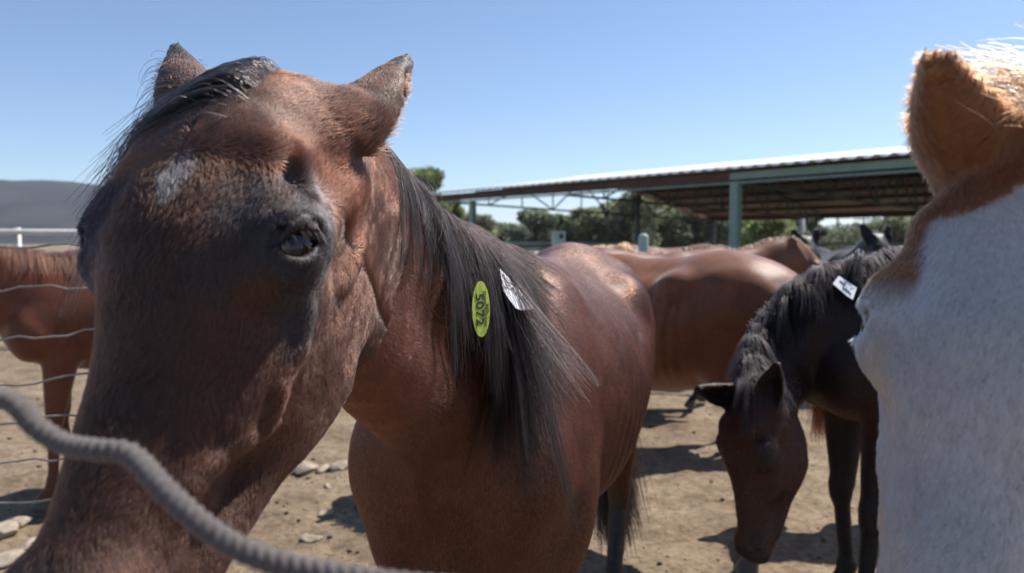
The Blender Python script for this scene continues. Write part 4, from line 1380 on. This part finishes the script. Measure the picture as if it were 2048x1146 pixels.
m_cable = simple_mat('weathered_cable', (.20, .20, .20), (.30, .30, .29), 20, .6)
z_ = 1.27
cb = twisted([(c0[0], c0[1] - .07, z_), ((c0[0] + c1[0]) / 2, (c0[1] + c1[1]) / 2, z_ - .03), (c1[0], c1[1] - .09, z_ + .0), ((c1[0] + c2[0]) / 2, (c1[1] + c2[1]) / 2, z_ - .02), (c2[0], c2[1] - .08, z_), ((c3[0] + c2[0]) / 2, (c3[1] + c2[1]) / 2, z_ - .05), (c3[0], c3[1] - .07, z_)], .034, 2, .19, 8, 500)
tag(cb.build('cable', m_cable, smooth=True), 'thick twisted cable strung past the green posts above the horses\' backs', 'cable')

# wire fence at the left
m_wire = simple_mat('rusty_wire', (.20, .17, .15), (.34, .31, .28), 15, .5, metal=.4)
wf = empty('wire_fence', (-1.2, 2.2, 0)); tag(wf, 'sagging wire fence between the bay\'s face and the chestnut at the left', 'fence')
for i, (ya, yb, dd) in enumerate(((492, 492, 2.3), (577, 573, 2.3), (682, 662, 2.3), (773, 748, 2.3), (846, 826, 2.3), (929, 908, 2.3), (1010, 985, 2.3))):
    pts = []
    for q in range(17):
        px = -260 + q * 33; t = (px - 0) / 185
        y = ya + (yb - ya) * t + 4.5 * math.sin(px / 27 + i * 1.9) + 2.0 * math.sin(px / 11 + i)
        pts.append(P(px, y, dd + .02 * math.sin(q)))
    m = MB(); m.tube(pts, .0034, 7); m.build('wire', m_wire, wf, smooth=True)
pp = P(295, 480, 2.33)
m = MB(); m.tube([(pp[0], pp[1] + .05, -.2), (pp[0], pp[1] + .05, 1.5)], .045, 12); m.build('post', simple_mat('old_wood', (.12, .09, .07), (.22, .18, .14), 12, .9, bmp=.5), wf, smooth=True)

# ------------------------------------------------------------------ poles beyond the shed
m_pole = simple_mat('grey_pole', (.34, .33, .31), (.42, .41, .39), 1, .8)
def pole(px, top, d, r_, lab, arms):
    c = P(px, top, d); root = empty('utility_pole', (c[0], c[1], 0)); tag(root, lab, 'utility pole', 'poles beyond the shed')
    m = MB(); m.tube([(c[0], c[1], -.3), (c[0], c[1], c[2])], [r_, r_ * .8], 10); m.build('shaft', m_pole, root, smooth=True)
    for dz, w in arms:
        m = MB(); m.bar((c[0] - w, c[1], c[2] - dz), (c[0] + w, c[1], c[2] - dz), .12, .12); 
        for q in (-1, -.5, .5, 1): m.tube([(c[0] + q * w * .95, c[1], c[2] - dz), (c[0] + q * w * .95, c[1], c[2] - dz + .35)], .06, 6)
        m.build('crossarm', m_pole, root)
    return root
pole(1676, 418, 75, .14, 'utility pole with a crossarm in the bright gap under the shed roof', [(.9, 1.2)])
pole(1728, 428, 82, .14, 'second utility pole, right of the bright gap, half lost in the trees', [(.6, 1.1)])
pole(1605, 428, 34, .13, 'plain grey pole against the trees, left of the bright gap', [])

# ------------------------------------------------------------------ trees
def leaf_mat(name, c1, c2):
    m, nt, b = new_mat(name)
    a = nt.nodes.new('ShaderNodeAttribute'); a.attribute_name = 'col'
    nt.links.new(a.outputs['Color'], b.inputs['Base Color']); b.inputs['Roughness'].default_value = .6; b.inputs['Specular IOR Level'].default_value = .25
    tr = nt.nodes.new('ShaderNodeBsdfTranslucent'); nt.links.new(a.outputs['Color'], tr.inputs[0])
    mx = nt.nodes.new('ShaderNodeMixShader'); mx.inputs[0].default_value = .5
    nt.links.new(b.outputs[0], mx.inputs[1]); nt.links.new(tr.outputs[0], mx.inputs[2]); nt.links.new(mx.outputs[0], nt.nodes['Material Output'].inputs[0])
    return m
m_leaf = leaf_mat('leaves', None, None)
m_bark = simple_mat('bark', (.10, .08, .06), (.17, .14, .11), 3, .9, bmp=.4)


def tree(px, top, wpx, d, col, lab, seed, dens=1.0, airy=.0, zlo=.8):
    r = np.random.default_rng(seed)
    c = P(px, top, d); H = c[2]; W = wpx / FPX * d / 2 * 1.3
    root = empty('tree', (c[0], c[1], 0)); tag(root, lab, 'tree', 'trees behind the corral')
    m = MB()
    m.tube([(c[0], c[1], -.3), (c[0] + .1, c[1], H * .25), (c[0] + r.normal() * .15, c[1], H * .55)], [.16, .12, .07], 8)
    blobs = []
    nb = int(9 + 7 * W)
    for i in range(nb):
        a = r.random() * 6.28; q = r.random() ** .5; zz = zlo + (H - zlo) * (r.random() ** .8) * .93
        prof = math.sin(min(1, max(.1, (zz - zlo) / (H - zlo + .01))) ** .8 * PI * .86 + .25)
        rad_ = max(.3, W * .42) * (.6 + .5 * r.random())
        bc = np.array([c[0] + math.cos(a) * q * W * max(.25, prof) * .85, c[1] + math.sin(a) * q * W * .8, min(zz, H - rad_ * .75)])
        blobs.append((bc, rad_))
        m.tube([(c[0], c[1], max(.2, min(H * .45, bc[2] * .5))), tuple((bc + np.array([c[0], c[1], bc[2]])) / 2), tuple(bc)], [.05, .035, .015], 5)
    m.build('trunk', m_bark, root, smooth=True)
    V_ = []; C_ = []
    nl = int(560 * dens)
    s_ = .055 + d * .0011
    for bc, rad_ in blobs:
        n = int(nl * (1 - airy))
        dv = r.normal(size=(n, 3)); dv /= np.linalg.norm(dv, axis=1)[:, None]
        p = bc + dv * (rad_ * (.45 + .6 * r.random((n, 1)))) * np.array([1, 1, .8])
        e = r.normal(size=(n, 3)); e /= np.linalg.norm(e, axis=1)[:, None]; g_ = np.cross(e, r.normal(size=(n, 3))); g_ /= np.linalg.norm(g_, axis=1)[:, None]
        sz = s_ * (.6 + .9 * r.random((n, 1)))
        V_.append(np.stack([p - e * sz, p - g_ * sz * .55, p + e * sz, p + g_ * sz * .55], 1).reshape(-1, 3))
        cc = np.asarray(col)[None] * (1 + .28 * r.normal(size=(n, 1))) * (1 + .25 * r.normal())
        C_.append(np.repeat(np.clip(cc, .01, .6), 4, 0))
    V_ = np.concatenate(V_); Fq = np.arange(len(V_)).reshape(-1, 4)
    mesh_obj('crown', V_, Fq, m_leaf, root, smooth=False, cols=np.concatenate(C_))
    return root


G1 = (.25, .28, .17); G2 = (.20, .23, .15); G3 = (.25, .30, .13)
TL = [(850, 328, 84, 34, G3, 'tall thin tree whose tufted top rises behind the bay\'s mane', .55), (890, 384, 60, 36, G3, 'small tufted tree just right of the tall thin one', .5),
      (955, 432, 90, 44, G1, 'low round tree behind the shed\'s left corner post', .1), (1070, 428, 82, 46, G2, 'round dark tree left of the square-topped green post', .1), (1118, 438, 60, 47, G1, 'small tree directly behind the square-topped post', .1),
      (1172, 425, 84, 46, G1, 'medium tree between the two green posts', .1), (1235, 408, 90, 46, G2, 'tree rising left of the dark middle shed post', .15), (1300, 386, 130, 45, G1, 'tallest tree, under the ridge of the shed roof', .2),
      (1370, 405, 110, 47, G2, 'loose tree right of the tallest one under the roof', .25), (1430, 425, 90, 47, G2, 'dark tree left of the green shed post', .1),
      (1527, 440, 100, 38, G3, 'bright yellow-green willow just right of the green shed post', .0), (1590, 432, 90, 52, G2, 'dark tree behind the plain grey pole', .1), (1630, 436, 40, 52, G2, 'narrow tree at the left side of the bright gap', .1),
      (1690, 468, 80, 60, G1, 'low bush under the crossarm pole in the bright gap', .1), (1742, 455, 60, 60, G2, 'small tree at the right side of the bright gap', .2), (1795, 432, 90, 50, G1, 'tree beside the white-faced horse\'s brow', .15),
      (1880, 425, 110, 50, G2, 'tree hidden behind the white-faced horse', .1), (1000, 455, 80, 52, G2, 'low dark bush near the board fence, right of the shed\'s corner post', .1), (905, 455, 70, 50, G2, 'low bush seen over the bay\'s mane', .1)]
for i, (px, top, w, d, col, lab, airy) in enumerate(TL):
    tree(px, top - (9 if airy < .5 else 0), w, d, col, lab, 200 + i, dens=.9, airy=airy, zlo=.4 if airy < .5 else 2.6)
# scrub band
r = np.random.default_rng(9); V_ = []; C_ = []
n = 42000
sx = r.uniform(-14, 42, n); sy = 50 + r.random(n) * 6; top = 2.3 + .9 * vnoise(np.stack([sx, sx * 0, sx * 0], 1), 2.2, 4, 2)
p = np.stack([sx, sy, r.random(n) * np.maximum(top, .5)], 1)
e = r.normal(size=(n, 3)); e /= np.linalg.norm(e, axis=1)[:, None]; g_ = np.cross(e, r.normal(size=(n, 3))); g_ /= np.linalg.norm(g_, axis=1)[:, None]
V_ = np.stack([p - e * .13, p - g_ * .07, p + e * .13, p + g_ * .07], 1).reshape(-1, 3)
sc_ = mesh_obj('undergrowth', V_, np.arange(len(V_)).reshape(-1, 4), m_leaf, smooth=False, cols=np.repeat(np.clip(np.array([[.15, .18, .11]]) * (1 + .3 * r.normal(size=(n, 1))), .01, .3), 4, 0))
tag(sc_, 'band of low dusty scrub beneath the trees', 'undergrowth', kind='stuff')

# ------------------------------------------------------------------ rope across the foreground
m_rope, nt, b = new_mat('rope_fibre')
n = noise_node(nt, 300, 3, .7); rp = ramp(nt, n.outputs['Fac'], [(.3, (.060, .047, .042)), (.7, (.125, .10, .092))])
nt.links.new(rp.outputs[0], b.inputs['Base Color']); b.inputs['Roughness'].default_value = .8; b.inputs['Sheen Weight'].default_value = .3; bump(nt, b, n.outputs['Fac'], .5, .001)
RP = [(-330, 900, .50), (-200, 850, .47), (-100, 800, .45), (0, 797, .42), (38, 812, .41), (70, 850, .405), (130, 888, .40), (200, 900, .39), (262, 910, .385), (325, 975, .37), (400, 1045, .36), (470, 1092, .355), (560, 1126, .35), (680, 1152, .345), (820, 1172, .34), (1000, 1190, .33), (1200, 1230, .33)]
rb = twisted([P(*q) for q in RP], .0060, 3, .019, 12, 1500)
tag(rb.build('rope', m_rope, smooth=True), 'thick grey-brown twisted rope sagging across the bay\'s nose at the bottom left', 'rope')

# ------------------------------------------------------------------ tags on the manes
def sticker_frame(px, py, f, M_, rad_=14, pct=2, lift=.003):
    """top of the mane on the ray through the pixel (whatever the hair lies on), with the skin normal below it"""
    x, y, d = proj(M_.reshape(-1, 3)); k = np.hypot(x - px, y - py) < rad_
    dd = np.percentile(d[k], pct) if k.sum() > 5 else 1.5
    q = P(px, py, dd - lift)[None]
    _, G = sample(f, q, True)
    return q[0], G[0]


m_lime = simple_mat('lime_sticker', (.52, .66, .09), (.58, .72, .12), 30, .35)
m_ink = simple_mat('printing_ink', (.035, .045, .03), None, 5, .6)
m_paper = simple_mat('white_paper', (.78, .78, .78), (.84, .84, .84), 20, .45)


def plate(name, outline, c, ax, ay, az, th, mat, parent=None, bend=0.0, n=1):
    """thin solid from a 2D outline, slightly bent about its long axis"""
    V_ = []
    for z in (th, 0):
        for x, y in outline:
            V_.append(c + ax * x + ay * y + az * (z - bend * x * x))
    k = len(outline)
    F_ = [tuple(range(k)), tuple(range(2 * k - 1, k - 1, -1))] + [(i, k + i, k + (i + 1) % k, (i + 1) % k) for i in range(k)]
    return mesh_obj(name, V_, F_, mat, parent, smooth=False)


c, nrm = sticker_frame(958, 618, fm, mane_main)
view = unit(np.array([0, 0, CAMH]) - c)
nrm = unit(unit(nrm) * .6 + view * .45 + mb.y * .35)
ay = unit(P(966, 560, 1.2) - P(950, 680, 1.2)); ay = np.array([-.0, 0, 1.]) + (mb.x * -.0) ; ay = unit(P(945, 565, 1.2) - P(962, 673, 1.2)); ay = unit(ay - nrm * ay.dot(nrm)); ax = np.cross(ay, nrm)
if ax[0] < 0: ax = -ax
dist = np.linalg.norm(c - np.array([0, 0, CAMH]))
hh = 55 / FPX * dist * 1.02
st = empty('sticker', c); tag(st, 'yellow-green oval sticker printed 5072 and a barcode, stuck in the bay\'s mane', 'sticker')
ww = hh * .48
ol = [(ww * math.cos(a), hh * math.sin(a)) for a in np.linspace(0, 2 * PI, 40, endpoint=False)]
plate('label', ol, c + nrm * .004, ax, ay, nrm, .0008, m_lime, st)
def bars():
    m = MB(); y = .62 * hh; r = np.random.default_rng(3)
    while y > -.62 * hh:
        t = hh * r.choice([.012, .022, .035]); 
        q = c + nrm * .0052 + ax * ww * .42 + ay * (y - t / 2)
        vs = [q + ax * sx * ww * .17 + ay * sy * t / 2 + nrm * (.0001 * sz) for sx, sy in ((-1, -1), (1, -1), (1, 1), (-1, 1)) for sz in (0,)]
        b0 = len(m.V); m.V += [tuple(v) for v in vs]; m.F.append((b0, b0 + 1, b0 + 2, b0 + 3))
        y -= t + hh * r.choice([.015, .025])
    m.build('barcode', m_ink, st)
bars()
def text(s, loc, xa, ya, size, mat, parent, name='lettering', extr=.0002, sx=1.0):
    cu = bpy.data.curves.new(name, 'FONT'); cu.body = s; cu.size = size; cu.extrude = extr; cu.align_x = 'CENTER'; cu.align_y = 'CENTER'; cu.offset = size * .012
    cu.materials.append(mat)
    tmp = bpy.data.objects.new(name, cu); COL.objects.link(tmp); bpy.context.view_layer.update()
    me = bpy.data.meshes.new_from_object(tmp); bpy.data.objects.remove(tmp); bpy.data.curves.remove(cu)
    o = bpy.data.objects.new(name, me); COL.objects.link(o)
    za = np.cross(xa, ya)
    M = Matrix(((xa[0] * sx, ya[0], za[0], loc[0]), (xa[1] * sx, ya[1], za[1], loc[1]), (xa[2] * sx, ya[2], za[2], loc[2]), (0, 0, 0, 1)))
    o.parent = parent; bpy.context.view_layer.update(); o.matrix_parent_inverse = parent.matrix_world.inverted(); o.matrix_world = M
    return o
text('5072', c + nrm * .0053 - ax * ww * .20, -ay, ax, hh * .56, m_ink, st, sx=1.05)
text('5072', c + nrm * .0053 + ax * ww * .74, -ay, ax, hh * .17, m_ink, st)

hs = []
r = np.random.default_rng(12)
for i in range(5):
    a0 = c + ax * ww * r.uniform(-1.0, .5) + ay * hh * 1.15 + nrm * .007; b0 = c + ax * ww * r.uniform(-1.1, .6) - ay * hh * r.uniform(-.4, 1.2) + nrm * .0065; m0 = (a0 + b0) / 2 + ax * ww * r.normal() * .2 + nrm * .002
    t = np.linspace(0, 1, 8)[:, None]; hs.append((1 - t) ** 2 * a0 + 2 * t * (1 - t) * m0 + t * t * b0)
hair_obj('loose_strands', np.array(hs), .0002, np.tile([[.012, .009, .008]], (len(hs), 1)), m_mane, st)

# white tag
c, nrm = sticker_frame(1028, 585, fm, mane_main)
view = unit(np.array([0, 0, CAMH]) - c)
nrm = unit(nrm * .5 + view * .3 + mb.y * .2 + np.array([0, 0, .35]))
d_ = (c - np.array([0, 0, CAMH])) @ np.array([0, math.cos(PITCH), -math.sin(PITCH)])
def on_plane(px, py):
    o_ = np.array([0, 0, CAMH]); a = P(px, py, 1.0) - o_
    return o_ + a * ((c - o_) @ nrm) / (a @ nrm)
cor = [on_plane(*q) for q in ((995, 541), (1012, 558), (1034, 584), (1050, 603), (1062, 619), (1052, 623), (1038, 624), (1026, 619), (1015, 604), (1003, 586), (1000, 572))]
ax = unit(cor[4] - cor[0]); ay = np.cross(nrm, ax)
ol = [((q - c) @ ax, (q - c) @ ay) for q in cor]
if sum(ol[i][0] * ol[(i + 1) % 11][1] - ol[(i + 1) % 11][0] * ol[i][1] for i in range(11)) < 0: ol = ol[::-1]
tg = empty('tag', c); tag(tg, 'blank white paper tag on the bay\'s withers with dark strands lying over it', 'tag')
plate('label', ol, c + nrm * .006, ax, ay, nrm, .0008, m_paper, tg)
hs = []
for a_, b_, q_ in (((999, 552), (1010, 572), (1012, 578)), ((1003, 574), (1019, 577), (1026, 592)), ((1018, 578), (1030, 602), (1040, 626)), ((1006, 560), (1014, 568), (1020, 569))):
    p3 = [on_plane(*v) + nrm * .0085 for v in (a_, b_, q_)]
    t = np.linspace(0, 1, 8)[:, None]
    for w in range(2):
        hs.append((1 - t) ** 2 * p3[0] + 2 * t * (1 - t) * p3[1] + t * t * p3[2] + nrm * .0006 * w + ax * .0012 * w)
hair_obj('loose_strands', np.array(hs), .0006, np.tile([[.01, .008, .008]], (len(hs), 1)), m_mane, tg)

# white tag on the dark bay's neck
c, nrm = sticker_frame(1692, 582, f2, root_mane[70])
nrm = unit(nrm * .5 + np.array([-.1, -.5, .7]))
cor = [on_plane(*q) for q in ((1664, 572), (1676, 556), (1712, 580), (1704, 604), (1692, 596))]
tg = empty('tag', c); tag(tg, 'white tag with dark scribble on the crest of the dark bay\'s neck', 'tag')
ax = unit(cor[2] - cor[1]); ay = np.cross(nrm, ax)
ol = [((q - c) @ ax, (q - c) @ ay) for q in cor]
if sum(ol[i][0] * ol[(i + 1) % 5][1] - ol[(i + 1) % 5][0] * ol[i][1] for i in range(5)) < 0: ol = ol[::-1]
plate('label', ol, c + nrm * .012, ax, ay, nrm, .001, m_paper, tg)
m = MB(); m.tube([on_plane(*q) + nrm * .0145 for q in ((1678, 566), (1688, 574), (1684, 580), (1696, 588), (1700, 594))], .0014, 5); m.build('scribble', m_ink, tg, smooth=True)

# ------------------------------------------------------------------ horses farther back
def far_horse(label, px, d, deg, wz, body_c, neck, hd, ears_=None, mark=None, seed=100, mane=(.05, .03, .02), res=.020, leg_c=(.03, .02, .018)):
    """px: pixel column of the withers, wz: withers height"""
    q = P(px, 490, d); b = Body((q[0], q[1]), math.radians(deg), wz / 1.43)
    h = head_pose(b.w(*hd[0]), *hd[1:], 0, 1.0)
    kw = {} if ears_ is None else {'ears': ears_}
    kw['ear_len'] = .19
    return make_horse(label, b, h, [b.w(*n) for n in neck], bay_paint(b, h, body_c, leg_c=leg_c, mark=(lambda V, c: mark(V, c, b, h)) if mark else None), res, mat_coat2, mane=mane, mane_n=500, seed=seed, mane_w=2.0, **kw)


UP = [(.30, 0, 1.26), (.50, 0, 1.42)]; LOW = [(.32, 0, 1.18), (.58, 0, 1.20)]
def mk5(V, c, b, h):
    return mixc(c, [.30, .26, .24], sstep(.10, .06, np.linalg.norm((V - h.w(.05, -.16, .17)) * np.array([1, 1, 1.6]), axis=1)) * .8)  # light falling on the jaw, painted into the coat as a pale patch
far_horse('chestnut looking right past the sorrel\'s rump, pale patch on its cheek', 1435, 5.2, 5, 1.40, (.20, .075, .035), [(.30, 0, 1.22), (.50, 0, 1.34)], ((.72, 0, 1.41), -66, 34), mark=mk5, seed=101, res=.016)
far_horse('black horse facing us, only its ears and brow above the sorrel\'s back', 1562, 8.5, -86, 1.38, (.014, .012, .012), UP, ((.70, 0, 1.53), 0, 30), seed=102, mane=(.01, .01, .01))
far_horse('black horse facing us beyond the dark bay, ears pricked', 1700, 7.6, -92, 1.38, (.013, .011, .011), UP, ((.70, 0, 1.56), 0, 30), seed=103, mane=(.01, .01, .01))
far_horse('dark frizzy-maned horse between the dark bay and the white-faced horse', 1940, 3.9, 176, 1.34, (.018, .015, .015), [(.30, 0, 1.22), (.55, 0, 1.20)], ((.82, 0, 1.24), 60, 10), seed=104, mane=(.05, .045, .045), res=.014)
far_horse('tan horse with a black-tipped ear, seen over the bay\'s withers', 1160, 6.6, 170, 1.34, (.19, .10, .06), [(.30, 0, 1.20), (.55, 0, 1.27)], ((.80, 0, 1.36), 95, 40), seed=105, mane=(.30, .25, .2))
far_horse('rust-coloured horse with a bright mane behind the square-topped post', 1250, 7.9, 178, 1.42, (.20, .075, .038), LOW, ((.85, 0, 1.20), 90, 40), seed=106, mane=(.40, .18, .08))
far_horse('dark brown horse with its back level across the round-topped post', 1240, 6.2, 4, 1.36, (.045, .024, .020), [(.32, 0, 1.20), (.56, 0, 1.26)], ((.76, 0, 1.36), -88, 38), seed=107, mane=(.16, .07, .04))

# ------------------------------------------------------------------ dusty air
m_air = bpy.data.materials.new('dusty_air'); m_air.use_nodes = True
nt = m_air.node_tree; nt.nodes.clear()
pv = nt.nodes.new('ShaderNodeVolumePrincipled'); pv.inputs['Color'].default_value = (.80, .88, 1.0, 1); pv.inputs['Density'].default_value = .0002; pv.inputs['Anisotropy'].default_value = .2
om = nt.nodes.new('ShaderNodeOutputMaterial'); nt.links.new(pv.outputs[0], om.inputs['Volume'])
m = MB(); m.box((0, 1500, 60), (4200, 3300, 150))
hz = m.build('haze', m_air); tag(hz, 'thin dusty air that pales the distant hill and trees', 'haze', kind='stuff')
